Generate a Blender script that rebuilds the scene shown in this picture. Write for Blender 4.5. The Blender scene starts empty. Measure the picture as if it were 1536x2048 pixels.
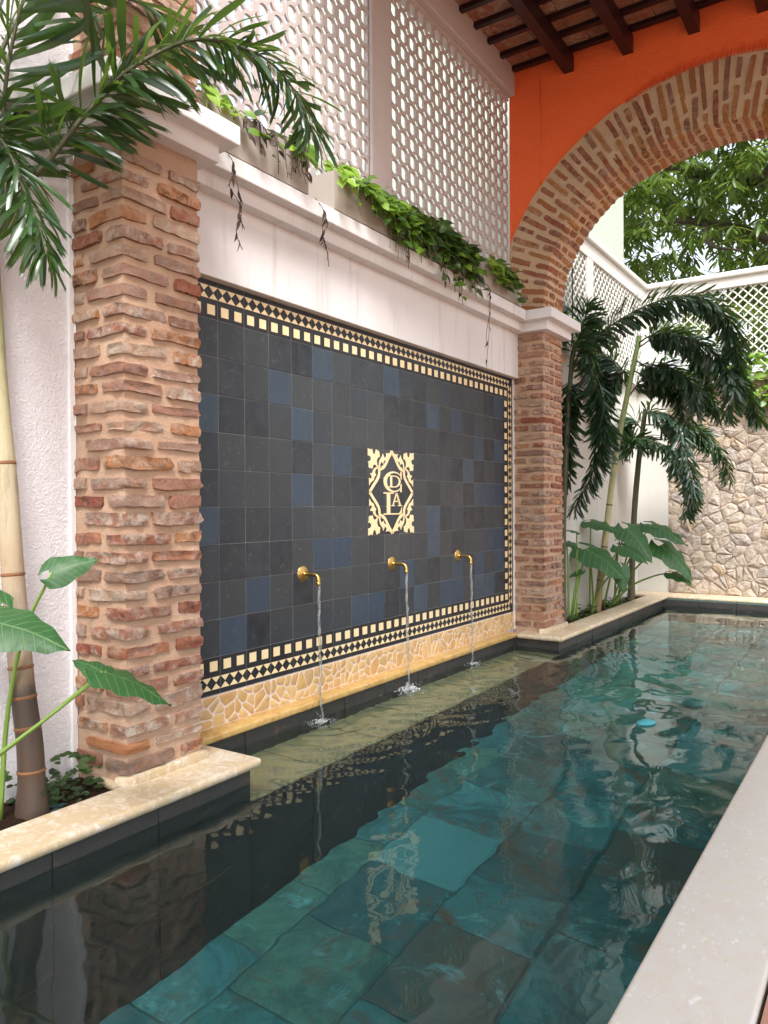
import bpy, bmesh, math, random
import numpy as np
from mathutils import Vector, Matrix, noise as mnoise

sc = bpy.context.scene
col = sc.collection
rng = random.Random(11)

# ------------------------------------------------------------------ camera
cam_d = bpy.data.cameras.new('camera'); cam = bpy.data.objects.new('camera', cam_d); col.objects.link(cam)
_yaw, _pit, _rol = .5869, -.0060, -.0060
_F = Vector((-math.sin(_yaw) * math.cos(_pit), math.cos(_yaw) * math.cos(_pit), math.sin(_pit)))
_r = Vector((math.cos(_yaw), math.sin(_yaw), 0)); _u = _r.cross(_F)
_R = _r * math.cos(_rol) + _u * math.sin(_rol); _U = _u * math.cos(_rol) - _r * math.sin(_rol)
cam.matrix_world = Matrix(((_R.x, _U.x, -_F.x, 3.0243), (_R.y, _U.y, -_F.y, -2.9487), (_R.z, _U.z, -_F.z, 1.2927), (0, 0, 0, 1)))
cam_d.sensor_fit = 'VERTICAL'; cam_d.sensor_height = 36; cam_d.lens = 1538.46 / 2048 * 36
cam_d.clip_start = .02; cam_d.clip_end = 3000
sc.camera = cam

# ------------------------------------------------------------------ sky and sun
SUN_EL, SUN_AZ = math.radians(54), math.radians(140)      # azimuth from +Y towards +X
world = bpy.data.worlds.new('World'); sc.world = world; world.use_nodes = True
nt = world.node_tree
bg = nt.nodes['Background']
sky = nt.nodes.new('ShaderNodeTexSky'); sky.sky_type = 'NISHITA'; sky.sun_disc = False
sky.sun_elevation = SUN_EL; sky.sun_rotation = SUN_AZ; sky.dust_density = 4.0; sky.air_density = 1.4; sky.ozone_density = 1.0
hs = nt.nodes.new('ShaderNodeHueSaturation'); hs.inputs['Saturation'].default_value = .42
nt.links.new(sky.outputs[0], hs.inputs['Color']); nt.links.new(hs.outputs[0], bg.inputs['Color'])
bg.inputs['Strength'].default_value = .13
sl = bpy.data.lights.new('sun', 'SUN'); sl.energy = 1.5; sl.angle = math.radians(20); sl.color = (1.0, .985, .96)
sun = bpy.data.objects.new('sun', sl); col.objects.link(sun)
_sd = Vector((math.sin(SUN_AZ) * math.cos(SUN_EL), math.cos(SUN_AZ) * math.cos(SUN_EL), math.sin(SUN_EL)))
sun.rotation_euler = _sd.to_track_quat('Z', 'Y').to_euler(); sun.location = (6, -6, 12)

vs = sc.view_settings
vs.view_transform = 'Standard'; vs.look = 'None'; vs.gamma = 1; vs.use_curve_mapping = False
vs.exposure = 1.66
sc.render.engine = 'CYCLES'
cy = sc.cycles
cy.use_denoising = True; cy.max_bounces = 10; cy.diffuse_bounces = 5; cy.glossy_bounces = 4; cy.transmission_bounces = 6
cy.transparent_max_bounces = 12; cy.caustics_reflective = False; cy.caustics_refractive = True
cy.sample_clamp_indirect = 6

# ------------------------------------------------------------------ helpers
WM = {}
def link(o, parent=None, M=None):
    col.objects.link(o)
    M = M if M is not None else Matrix()
    WM[o] = M
    if parent is not None:
        o.parent = parent; o.matrix_parent_inverse = WM[parent].inverted()
    o.matrix_basis = M
    return o
def tag(o, label=None, cat=None, group=None, kind=None):
    if label: o['label'] = label
    if cat: o['category'] = cat
    if group: o['group'] = group
    if kind: o['kind'] = kind
    return o
def thing(name, label, cat, loc=(0, 0, 0), group=None):
    o = bpy.data.objects.new(name, None); o.empty_display_size = .1
    link(o, None, Matrix.Translation(loc)); return tag(o, label, cat, group)
def smooth(me, ang=None):
    me.polygons.foreach_set('use_smooth', [True] * len(me.polygons))
    if ang is not None and hasattr(me, 'set_sharp_from_angle'): me.set_sharp_from_angle(angle=math.radians(ang))
def mesh(name, v, f, mat, sm=None, bevel=0, seg=2):
    me = bpy.data.meshes.new(name); me.from_pydata([tuple(p) for p in v], [], f)
    if bevel:
        bm = bmesh.new(); bm.from_mesh(me)
        bmesh.ops.remove_doubles(bm, verts=bm.verts, dist=1e-5)
        ed = [e for e in bm.edges if len(e.link_faces) == 2 and e.calc_face_angle(0) > .5]
        bmesh.ops.bevel(bm, geom=ed, offset=bevel, segments=seg, affect='EDGES', profile=.5)
        bm.to_mesh(me); bm.free()
    for m in (mat if isinstance(mat, (list, tuple)) else [mat]): me.materials.append(m)
    if sm is not None: smooth(me, sm if sm > 0 else None)
    return me
def ob(name, me, parent=None, M=None): return link(bpy.data.objects.new(name, me), parent, M)
class MB:
    def __init__(s): s.v = []; s.f = []
    def box(s, x0, x1, y0, y1, z0, z1):
        n = len(s.v)
        s.v += [(x, y, z) for z in (z0, z1) for y in (y0, y1) for x in (x0, x1)]
        s.f += [tuple(n + i for i in q) for q in ((0, 2, 3, 1), (4, 5, 7, 6), (0, 1, 5, 4), (2, 6, 7, 3), (0, 4, 6, 2), (1, 3, 7, 5))]
        return s
    def quad(s, a, b, c, d):
        n = len(s.v); s.v += [tuple(a), tuple(b), tuple(c), tuple(d)]; s.f.append((n, n + 1, n + 2, n + 3)); return s
    def tube(s, path, rad, n=8, caps=True, up=Vector((0, 0, 1))):
        P = [Vector(p) for p in path]; k0 = len(s.v); ref = None
        for i, p in enumerate(P):
            t = (P[min(i + 1, len(P) - 1)] - P[max(i - 1, 0)]).normalized()
            if ref is None:
                ref = t.cross(up if abs(t.dot(up)) < .95 else Vector((1, 0, 0))).normalized()
            ref = (ref - t * ref.dot(t)).normalized(); b = t.cross(ref)
            r = rad[i] if isinstance(rad, (list, tuple)) else rad
            for j in range(n):
                a = 2 * math.pi * j / n
                s.v.append(tuple(p + ref * (r * math.cos(a)) + b * (r * math.sin(a))))
        for i in range(len(P) - 1):
            for j in range(n):
                a = k0 + i * n + j; b_ = k0 + i * n + (j + 1) % n
                s.f.append((a, b_, b_ + n, a + n))
        if caps:
            s.f.append(tuple(k0 + j for j in reversed(range(n)))); s.f.append(tuple(k0 + (len(P) - 1) * n + j for j in range(n)))
        return s
    def lathe(s, prof, o, ax, n=16):
        """prof: (radius, height along ax)"""
        ax = Vector(ax).normalized(); a = ax.cross(Vector((0, 0, 1)) if abs(ax.z) < .9 else Vector((1, 0, 0))).normalized(); b = ax.cross(a)
        k0 = len(s.v)
        for r, h in prof:
            for j in range(n):
                t = 2 * math.pi * j / n
                s.v.append(tuple(Vector(o) + ax * h + a * (r * math.cos(t)) + b * (r * math.sin(t))))
        for i in range(len(prof) - 1):
            for j in range(n):
                p = k0 + i * n + j; q = k0 + i * n + (j + 1) % n
                s.f.append((p, q, q + n, p + n))
        return s
    def me(s, name, mat, sm=None, bevel=0, seg=2): return mesh(name, s.v, s.f, mat, sm, bevel, seg)
    def ob(s, name, mat, parent=None, sm=None, bevel=0, seg=2): return ob(name, s.me(name, mat, sm, bevel, seg), parent)
def box(name, mat, parent, x0, x1, y0, y1, z0, z1, bevel=0, seg=2, sm=None):
    return MB().box(x0, x1, y0, y1, z0, z1).ob(name, mat, parent, sm, bevel, seg)
def spline(pts, n):
    P = [Vector(p) for p in pts]; P = [P[0] * 2 - P[1]] + P + [P[-1] * 2 - P[-2]]
    out = []
    m = len(P) - 3
    for k in range(n + 1):
        t = k / n * m; i = min(int(t), m - 1); u = t - i
        a, b, c, d = P[i:i + 4]
        out.append(.5 * ((2 * b) + (c - a) * u + (2 * a - 5 * b + 4 * c - d) * u * u + (3 * b - a - 3 * c + d) * u ** 3))
    return out
def rough_box(x0, x1, y0, y1, z0, z1, cell=.04, amp=.006, freq=9):
    """closed box whose faces are gridded and roughened"""
    bm = bmesh.new()
    def face(o, a, b, na, nb):
        g = [[bm.verts.new(o + a * (i / na) + b * (j / nb)) for j in range(nb + 1)] for i in range(na + 1)]
        for i in range(na):
            for j in range(nb): bm.faces.new((g[i][j], g[i + 1][j], g[i + 1][j + 1], g[i][j + 1]))
    X, Y, Z = Vector((x1 - x0, 0, 0)), Vector((0, y1 - y0, 0)), Vector((0, 0, z1 - z0)); O = Vector((x0, y0, z0))
    nx, ny, nz = (max(1, int(L / cell)) for L in (X.x, Y.y, Z.z))
    face(O, X, Z, nx, nz); face(O + Y, Z, X, nz, nx); face(O, Z, Y, nz, ny); face(O + X, Y, Z, ny, nz); face(O, Y, X, ny, nx); face(O + Z, X, Y, nx, ny)
    bmesh.ops.remove_doubles(bm, verts=bm.verts, dist=1e-4)
    for v in bm.verts:
        p = v.co * freq
        v.co += Vector((mnoise.noise(p), mnoise.noise(p + Vector((31, 7, 3))), .3 * mnoise.noise(p + Vector((5, 71, 9))))) * amp
    return bm
def bm_ob(name, bm, mat, parent=None, sm=60):
    me = bpy.data.meshes.new(name); bm.to_mesh(me); bm.free(); me.materials.append(mat)
    if sm is not None: smooth(me, sm)
    return ob(name, me, parent)

# ---- polygons: Voronoi cells of scattered seeds inside a rectangle
def clip(poly, p, n):
    out = []
    for i in range(len(poly)):
        a, b = poly[i], poly[(i + 1) % len(poly)]
        da = (a[0] - p[0]) * n[0] + (a[1] - p[1]) * n[1]; db = (b[0] - p[0]) * n[0] + (b[1] - p[1]) * n[1]
        if da <= 0: out.append(a)
        if (da < 0 < db) or (db < 0 < da):
            t = da / (da - db); out.append((a[0] + (b[0] - a[0]) * t, a[1] + (b[1] - a[1]) * t))
    return out
def voronoi(x0, x1, y0, y1, nx, ny, jit, seed, gap, drop=.0):
    r = random.Random(seed); S = []
    for j in range(ny):
        for i in range(nx + 1):
            S.append((x0 + (i + (.5 if j % 2 else 0) + r.uniform(-jit, jit)) * (x1 - x0) / nx, y0 + (j + .5 + r.uniform(-jit, jit)) * (y1 - y0) / ny))
    S = [q for q in S if r.random() >= drop]
    R = 4.2 * max((x1 - x0) / nx, (y1 - y0) / ny); cells = []
    for s_ in S:
        poly = [(x0, y0), (x1, y0), (x1, y1), (x0, y1)]
        for q in S:
            d = math.hypot(q[0] - s_[0], q[1] - s_[1])
            if 0 < d < R:
                nn = ((q[0] - s_[0]) / d, (q[1] - s_[1]) / d)
                poly = clip(poly, ((s_[0] + q[0]) / 2 - nn[0] * gap, (s_[1] + q[1]) / 2 - nn[1] * gap), nn)
                if len(poly) < 3: break
        if len(poly) >= 3:
            a = abs(sum(poly[i][0] * poly[(i + 1) % len(poly)][1] - poly[(i + 1) % len(poly)][0] * poly[i][1] for i in range(len(poly)))) / 2
            if a > .12 * (x1 - x0) * (y1 - y0) / nx / ny: cells.append(poly)
    return cells
def soften(poly, r, amt=.22, wob=.0):
    """cut the corners so that a stone outline is rounded and uneven"""
    out = []
    for i in range(len(poly)):
        a, b, c = poly[i - 1], poly[i], poly[(i + 1) % len(poly)]
        for q, t in ((a, amt), (c, amt)):
            out.append((b[0] + (q[0] - b[0]) * t * r.uniform(.6, 1.2) + r.uniform(-wob, wob), b[1] + (q[1] - b[1]) * t * r.uniform(.6, 1.2) + r.uniform(-wob, wob)))
    return out
def stone_mesh(name, poly, mp, h, mat, r, crown=.35, rough=.3):
    """raised stone: outline ring, inner ring pulled in and lifted, uneven middle. mp(u,v,h)->point"""
    cx = sum(p[0] for p in poly) / len(poly); cy_ = sum(p[1] for p in poly) / len(poly); n = len(poly)
    v = [mp(p[0], p[1], -.01) for p in poly]
    v += [mp(p[0], p[1], h * (.45 + rough * r.uniform(-.4, .4))) for p in poly]
    v += [mp(cx + (p[0] - cx) * .8, cy_ + (p[1] - cy_) * .8, h * (.9 + rough * r.uniform(-.6, .6))) for p in poly]
    v += [mp(cx + (p[0] - cx) * .4 + 0, cy_ + (p[1] - cy_) * .4, h * (1 + rough * r.uniform(-.6, .9))) for p in poly]
    v.append(mp(cx, cy_, h * (1 + rough * r.uniform(-.5, .8))))
    f = []
    for k in range(3):
        for i in range(n): f.append((k * n + i, k * n + (i + 1) % n, (k + 1) * n + (i + 1) % n, (k + 1) * n + i))
    for i in range(n): f.append((3 * n + i, 3 * n + (i + 1) % n, 4 * n))
    return mesh(name, v, f, mat, 50)

# ------------------------------------------------------------------ materials
class NT:
    def __init__(s, name):
        s.m = bpy.data.materials.new(name); s.m.use_nodes = True; s.t = s.m.node_tree; s.b = s.t.nodes['Principled BSDF']; s.out = s.t.nodes['Material Output']
        s._pos = None
    def n(s, typ, **kw):
        x = s.t.nodes.new('ShaderNode' + typ)
        for k, v in kw.items():
            if k in x.inputs: s.set(x.inputs[k], v)
            else: setattr(x, k, v)
        return x
    def set(s, inp, v):
        if isinstance(v, bpy.types.NodeSocket): s.t.links.new(v, inp)
        elif isinstance(v, (tuple, list)) and len(v) == 3 and inp.type == 'RGBA': inp.default_value = (*v, 1)
        else: inp.default_value = v
    def pos(s, scale=(1, 1, 1), rand=0):
        g = s.n('NewGeometry').outputs['Position']
        if rand:
            o = s.n('ObjectInfo').outputs['Random']; mu = s.n('Math', operation='MULTIPLY'); s.set(mu.inputs[0], o); mu.inputs[1].default_value = rand
            ad = s.n('VectorMath', operation='ADD'); s.set(ad.inputs[0], g); s.set(ad.inputs[1], mu.outputs[0]); g = ad.outputs[0]
        mp = s.n('Mapping'); s.set(mp.inputs['Vector'], g); mp.inputs['Scale'].default_value = scale
        return mp.outputs[0]
    def obj(s, scale=(1, 1, 1)):
        mp = s.n('Mapping'); s.set(mp.inputs['Vector'], s.n('TexCoord').outputs['Object']); mp.inputs['Scale'].default_value = scale
        return mp.outputs[0]
    def noise(s, vec, scale, detail=4, rough=.55, dist=0):
        x = s.n('TexNoise', Scale=scale, Detail=detail, Roughness=rough, Distortion=dist); s.set(x.inputs['Vector'], vec); return x.outputs['Fac']
    def voro(s, vec, scale, feature='F1', out='Distance', rnd=1):
        x = s.n('TexVoronoi', feature=feature); x.inputs['Scale'].default_value = scale; x.inputs['Randomness'].default_value = rnd; s.set(x.inputs['Vector'], vec); return x.outputs[out]
    def rand(s): return s.n('ObjectInfo').outputs['Random']
    def ramp(s, fac, stops, interp='LINEAR'):
        x = s.n('ValToRGB'); s.set(x.inputs[0], fac); cr = x.color_ramp; cr.interpolation = interp
        while len(cr.elements) < len(stops): cr.elements.new(.5)
        for e, (p, c) in zip(cr.elements, stops): e.position = p; e.color = (*c, 1) if len(c) == 3 else c
        return x.outputs[0]
    def mask(s, fac, lo, hi):
        x = s.n('MapRange'); s.set(x.inputs[0], fac); x.inputs[1].default_value = lo; x.inputs[2].default_value = hi; return x.outputs[0]
    def mix(s, fac, a, b, mode='MIX'):
        x = s.n('Mix', data_type='RGBA', blend_type=mode); s.set(x.inputs[0], fac); s.set(x.inputs[6], a); s.set(x.inputs[7], b); return x.outputs[2]
    def math(s, op, a, b=0.0):
        x = s.n('Math', operation=op); s.set(x.inputs[0], a); s.set(x.inputs[1], b); return x.outputs[0]
    def bump(s, h, strength=.5, dist=.01, normal=None):
        x = s.n('Bump'); x.inputs['Strength'].default_value = strength; x.inputs['Distance'].default_value = dist; s.set(x.inputs['Height'], h)
        if normal is not None: s.set(x.inputs['Normal'], normal)
        return x.outputs[0]
    def done(s, color=None, rough=None, normal=None, spec=None, **kw):
        if color is not None: s.set(s.b.inputs['Base Color'], color)
        if rough is not None: s.set(s.b.inputs['Roughness'], rough)
        if normal is not None: s.set(s.b.inputs['Normal'], normal)
        if spec is not None: s.b.inputs['Specular IOR Level'].default_value = spec
        for k, v in kw.items(): s.set(s.b.inputs[k], v)
        return s.m
MT = {}
def plaster(name, a, b, sc_, bs, bd, stain=0):
    t = NT(name); p = t.pos(); c = t.mix(t.noise(p, 1.3, 6, .6), a, b)
    if stain:
        st = t.mask(t.noise(t.pos((7, 7, .5)), 1.6, 5, .65), .56, .78)
        c = t.mix(t.math('MULTIPLY', st, stain), c, (.34, .28, .24))
    h = t.math('ADD', t.noise(p, sc_, 4, .65), t.math('MULTIPLY', t.noise(p, 7, 3), .5))
    MT[name] = t.done(c, .85, t.bump(h, bs, bd), .25)
plaster('stucco', (.80, .77, .80), (.86, .83, .87), 100, .9, .014)
plaster('smooth_white', (.69, .675, .675), (.76, .745, .745), 60, .25, .004, .5)
plaster('cap_white', (.74, .72, .72), (.80, .78, .79), 55, .35, .006, .12)
plaster('screen_white_shaded', (.47, .42, .41), (.52, .47, .455), 60, .15, .003)  # the walls' white, darkened: shade under the roof is put into the colour
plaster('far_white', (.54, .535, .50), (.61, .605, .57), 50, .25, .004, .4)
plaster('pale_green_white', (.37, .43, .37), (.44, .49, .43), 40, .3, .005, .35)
plaster('orange_plaster', (.95, .180, .055), (.90, .150, .042), 48, .9, .014)
plaster('concrete', (.33, .29, .255), (.43, .385, .345), 30, .25, .004, .5)
def brick_mat(name, stops, white, dark):
    t = NT(name); p = t.pos(rand=37.0)
    base = t.ramp(t.rand(), stops, 'CONSTANT')
    base = t.mix(t.mask(t.noise(p, 22, 5, .65), .35, .7), base, t.mix(.55, base, (.50, .20, .085)))
    r2 = t.math('FRACT', t.math('MULTIPLY', t.rand(), 17.31))
    w = t.mask(t.noise(p, 16, 6, .7), .44, .62)
    base = t.mix(t.math('MULTIPLY', w, t.math('MULTIPLY', r2, white)), base, (.62, .53, .44))
    r3 = t.math('FRACT', t.math('MULTIPLY', t.rand(), 7.77))
    d = t.mask(t.noise(p, 13, 6, .75, .4), .50, .62)
    base = t.mix(t.math('MULTIPLY', d, t.math('MULTIPLY', t.math('POWER', r3, 2.0), dark)), base, (.055, .040, .036))
    h = t.math('ADD', t.noise(p, 60, 7, .8), t.math('MULTIPLY', t.noise(p, 16, 5, .7), 1.4))
    MT[name] = t.done(base, .92, t.bump(h, .9, .020), .15)
BR = [(0, (.36, .19, .145)), (.11, (.26, .085, .065)), (.20, (.46, .21, .10)), (.29, (.30, .18, .145)), (.40, (.46, .33, .25)), (.50, (.38, .25, .20)), (.59, (.50, .24, .11)), (.66, (.28, .11, .08)), (.74, (.36, .26, .215)), (.82, (.40, .175, .115)), (.90, (.25, .18, .15)), (.95, (.48, .36, .27))]
brick_mat('brick', BR, .95, .75)
brick_mat('arch_brick', [(0, (.36, .15, .08)), (.15, (.30, .10, .06)), (.3, (.44, .19, .06)), (.45, (.38, .16, .075)), (.6, (.28, .14, .10)), (.72, (.46, .21, .055)), (.85, (.33, .13, .08))], .5, 1.0)
def mortar(name, a, b, c_):
    t = NT(name); p = t.pos(); c = t.mix(t.noise(p, 3.0, 6, .6), a, b); c = t.mix(t.mask(t.noise(p, 9, 5, .7), .55, .75), c, c_); c = t.mix(t.math('MULTIPLY', t.mask(t.noise(t.pos((1, 1, .5)), 4.5, 7, .75), .5, .72), .55), c, t.mix(.6, c, (.74, .62, .50))); c = t.mix(t.math('MULTIPLY', t.mask(t.noise(p, 33, 6, .8), .6, .72), .5), c, t.mix(.5, c, (.20, .12, .08)))
    h = t.math('ADD', t.noise(p, 80, 7, .8), t.math('MULTIPLY', t.noise(p, 18, 5, .7), 1.5))
    MT[name] = t.done(c, .95, t.bump(h, .8, .013), .15)
mortar('mortar_pink', (.54, .345, .235), (.60, .41, .29), (.54, .43, .33))
mortar('mortar_tan', (.58, .41, .26), (.64, .47, .31), (.50, .33, .21))
def tile_mat(name, a, b, c_, dust):
    t = NT(name); p = t.pos(rand=23.0)
    c = t.mix(t.rand(), a, b); c = t.mix(t.mask(t.math('FRACT', t.math('MULTIPLY', t.rand(), 13.7)), .45, 1.0), c, t.mix(.5, c, (.030, .044, .066))); c = t.mix(t.mask(t.noise(p, 7, 7, .75, .6), .38, .7), c, c_); c = t.mix(t.math('MULTIPLY', t.mask(t.noise(t.pos((1, 3, .6), rand=11.0), 6, 6, .7), .5, .75), .5), c, (.035, .040, .048))
    du = t.mask(t.noise(p, 26, 6, .75), .58, .8); c = t.mix(t.math('MULTIPLY', du, dust), c, (.22, .20, .18))
    rg = t.mask(t.noise(p, 11, 4), .2, .9); rg = t.math('ADD', t.math('MULTIPLY', rg, .25), .33)
    MT[name] = t.done(c, rg, t.bump(t.noise(p, 30, 5), .12, .003), .35)
tile_mat('tile_dark', (.014, .017, .024), (.050, .055, .058), (.040, .049, .056), .6)
tile_mat('tile_blue', (.028, .050, .084), (.052, .078, .106), (.034, .050, .074), .4)
tile_mat('tile_black', (.014, .014, .018), (.020, .020, .024), (.022, .022, .024), .1)
t = NT('grout'); p = t.pos(); MT['grout'] = t.done(t.mix(t.noise(p, 12), (.13, .135, .14), (.24, .24, .235)), .9)
t = NT('cream_inlay'); p = t.pos(); MT['cream_inlay'] = t.done(t.mix(t.noise(p, 14, 5), (.80, .62, .34), (.86, .70, .43)), .5)
t = NT('brass'); p = t.pos(); MT['brass'] = t.done(t.mix(t.noise(p, 60, 4), (.70, .48, .17), (.52, .33, .10)), .3, t.bump(t.noise(p, 90, 3), .15, .002), Metallic=1.0)
def limestone(name, a, b, c_, fleck, rough):
    t = NT(name); p = t.pos(); c = t.mix(t.noise(p, 2.2, 6, .65), a, b); c = t.mix(t.mask(t.noise(p, 12, 8, .78, 1.2), .47, .60), c, c_)
    dv = t.n('VectorMath', operation='ADD'); t.set(dv.inputs[0], t.pos((1.0, .45, 1))); nz = t.n('TexNoise', Scale=22, Detail=3); t.set(nz.inputs['Vector'], p); sc3 = t.n('VectorMath', operation='SCALE'); t.set(sc3.inputs[0], nz.outputs['Color']); sc3.inputs['Scale'].default_value = .06; t.set(dv.inputs[1], sc3.outputs[0])
    fl = t.mask(t.voro(dv.outputs[0], 46, 'F1', 'Distance'), .30, .12)
    fl = t.math('MULTIPLY', fl, t.mask(t.noise(p, 13, 4, .7), .44, .60)); c = t.mix(t.math('MULTIPLY', fl, .7), c, fleck)
    c = t.mix(t.math('MULTIPLY', t.mask(t.noise(t.pos((1, .6, 1)), 30, 6, .75), .58, .7), .5), c, t.mix(.5, c, (.42, .32, .20)))
    h = t.noise(p, 40, 6, .7)
    MT[name] = t.done(c, rough, t.bump(h, .25, .004), .4)
limestone('coping_cream', (.50, .37, .20), (.60, .48, .32), (.70, .62, .53), (.82, .77, .69), .42)
limestone('coping_grey', (.58, .565, .52), (.64, .625, .58), (.61, .57, .49), (.82, .82, .80), .33)
limestone('ledge_yellow', (.52, .32, .10), (.60, .41, .17), (.44, .25, .075), (.70, .54, .30), .35)
t = NT('mosaic_stone'); p = t.pos(rand=9); c = t.ramp(t.rand(), [(0, (.50, .28, .075)), (.25, (.58, .37, .14)), (.5, (.44, .22, .055)), (.7, (.60, .41, .18)), (.88, (.38, .24, .10))], 'CONSTANT'); MT['mosaic_stone'] = t.done(t.mix(t.noise(p, 30, 5), c, (.62, .43, .21)), .6, t.bump(t.noise(p, 50, 5), .4, .004))
t = NT('mosaic_grout'); p = t.pos(); MT['mosaic_grout'] = t.done(t.mix(t.noise(p, 20), (.66, .53, .45), (.74, .62, .54)), .9, t.bump(t.noise(p, 60, 4), .4, .004))
t = NT('pool_slate'); p = t.pos(rand=5); c = t.mix(t.noise(p, 5, 6, .7), (.030, .033, .034), (.070, .062, .055)); c = t.mix(t.mask(t.noise(p, 8, 5, .7), .58, .7), c, (.12, .085, .06)); MT['pool_slate'] = t.done(c, .5, t.bump(t.noise(p, 20, 6), .5, .008))
t = NT('slab'); p = t.pos(rand=31); c = t.ramp(t.rand(), [(0, (.035, .165, .17)), (.14, (.045, .20, .205)), (.27, (.04, .145, .135)), (.4, (.06, .245, .265)), (.5, (.03, .115, .13)), (.62, (.06, .18, .15)), (.74, (.04, .175, .195)), (.88, (.06, .085, .08)), (.93, (.055, .225, .25))], 'CONSTANT')
c = t.mix(t.mask(t.noise(p, 4.5, 7, .72, 1.0), .42, .66), c, t.mix(.6, c, (.05, .13, .115))); c = t.mix(t.mask(t.noise(p, 2.6, 6, .7, .8), .56, .66), c, (.085, .075, .055))
c = t.mix(t.mask(t.noise(p, 3.3, 6, .7, .5), .60, .7), c, (.11, .36, .38))
c = t.mix(t.mask(t.noise(t.pos(), 1.7, 8, .75, 1.4), .46, .60), c, t.mix(.7, c, (.02, .075, .08))); c = t.mix(t.math('MULTIPLY', t.mask(t.noise(t.pos(), 2.9, 8, .78, 1.6), .55, .63), .75), c, (.085, .080, .060)); c = t.mix(t.math('MULTIPLY', t.mask(t.noise(t.pos(), 2.3, 8, .75, 1.2), .58, .66), .8), c, (.08, .27, .29))
MT['slab'] = t.done(t.mix(1.0, c, (1.45, 1.5, 1.48), 'MULTIPLY'), .6, t.bump(t.noise(p, 12, 6), .5, .01))
t = NT('slab_turquoise'); p = t.pos(); MT['slab_turquoise'] = t.done(t.mix(t.noise(p, 5, 6, .7), (.065, .30, .32), (.105, .37, .38)), .6, t.bump(t.noise(p, 12, 6), .5, .01))
t = NT('shelf_stone'); p = t.pos(); c = t.mix(t.noise(p, 4, 6, .7), (.20, .19, .10), (.32, .30, .17)); MT['shelf_stone'] = t.done(t.mix(t.mask(t.noise(p, 9, 6, .7), .5, .7), c, (.13, .15, .12)), .7, t.bump(t.noise(p, 20, 5), .4, .006))
t = NT('pool_grout'); MT['pool_grout'] = t.done((.06, .16, .16), .9)
t = NT('dark_wood'); p = t.pos((1, .12, 1)); MT['dark_wood'] = t.done(t.mix(t.noise(p, 30, 5), (.010, .004, .005), (.030, .010, .012)), .38, t.bump(t.noise(p, 50, 4), .2, .003), .5)
brick_mat('roof_tile', [(0, (.33, .13, .08)), (.3, (.40, .17, .10)), (.6, (.28, .11, .075)), (.8, (.42, .22, .14))], .9, .4)
t = NT('soil'); p = t.pos(); MT['soil'] = t.done(t.mix(t.noise(p, 18, 6, .7), (.020, .011, .007), (.065, .036, .022)), .95, t.bump(t.noise(p, 55, 6, .75), 1, .03), .1)
t = NT('terracotta'); p = t.pos(); MT['terracotta'] = t.done(t.mix(t.noise(p, 8, 5), (.40, .20, .14), (.48, .27, .20)), .7)
t = NT('ground_earth'); p = t.pos(); MT['ground_earth'] = t.done(t.mix(t.noise(p, 3, 6), (.22, .18, .14), (.30, .26, .20)), .95)
t = NT('wall_stone'); p = t.pos(rand=13); c = t.ramp(t.rand(), [(0, (.49, .40, .32)), (.15, (.54, .44, .34)), (.3, (.44, .36, .30)), (.45, (.55, .43, .31)), (.6, (.50, .40, .33)), (.72, (.58, .48, .39)), (.84, (.40, .35, .32)), (.92, (.52, .38, .24))], 'CONSTANT')
c = t.mix(t.mask(t.noise(p, 14, 7, .75), .38, .7), c, (.60, .545, .48)); c = t.mix(t.mask(t.noise(p, 9, 6, .7), .6, .75), c, (.22, .17, .13))
MT['wall_stone'] = t.done(c, .9, t.bump(t.math('ADD', t.noise(p, 40, 7, .75), t.math('MULTIPLY', t.noise(p, 11, 4), 1.6)), 1, .03), .2)
mortar('stone_mortar', (.52, .41, .33), (.57, .46, .38), (.44, .34, .27))
def leaf_mat(name, a, b, rough, transl, spec=.5, back=None):
    t = NT(name); p = t.pos(); c = t.mix(t.math('FRACT', t.math('ADD', t.rand(), t.math('MULTIPLY', t.noise(p, 7, 3), 1.7))), a, b)
    m = t.done(c, rough, t.bump(t.noise(p, 60, 3), .15, .002), spec)
    tr = t.n('BsdfTranslucent'); t.set(tr.inputs[0], t.mix(.5, c, back or (.30, .50, .04)))
    mx = t.n('MixShader'); mx.inputs[0].default_value = transl; t.set(mx.inputs[1], t.b.outputs[0]); t.set(mx.inputs[2], tr.outputs[0]); t.set(t.out.inputs[0], mx.outputs[0])
    MT[name] = m
leaf_mat('palm_leaf', (.006, .024, .014), (.028, .075, .016), .28, .24, .6)
leaf_mat('far_palm_leaf', (.010, .034, .022), (.032, .080, .032), .32, .16, .6)
leaf_mat('pothos_leaf', (.045, .11, .016), (.14, .25, .03), .38, .30, .5, (.45, .70, .06))
leaf_mat('pothos_dark', (.016, .042, .012), (.045, .095, .018), .38, .2, .5)
t = NT('ear_leaf'); sx = t.n('SeparateXYZ'); t.set(sx.inputs[0], t.n('TexCoord').outputs['Object']); ay = t.math('ABSOLUTE', sx.outputs[1])
mid = t.mask(ay, .016, .008); q = t.math('FRACT', t.math('MULTIPLY', t.math('SUBTRACT', sx.outputs[0], t.math('MULTIPLY', ay, .75)), 7.0)); lat = t.mask(t.math('ABSOLUTE', t.math('SUBTRACT', q, .5)), .07, .02)
c = t.mix(t.noise(t.pos(), 5, 4), (.022, .085, .028), (.036, .12, .036)); c = t.mix(t.mask(t.noise(t.pos(), 14, 5, .7), .6, .8), c, (.07, .15, .03)); c = t.mix(t.math('MULTIPLY', t.math('MAXIMUM', mid, lat), .55), c, (.16, .28, .10))
m_ = t.done(c, .42, t.bump(t.math('SUBTRACT', t.noise(t.pos(), 30, 4), t.math('MAXIMUM', mid, lat)), .25, .006), .45)
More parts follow.
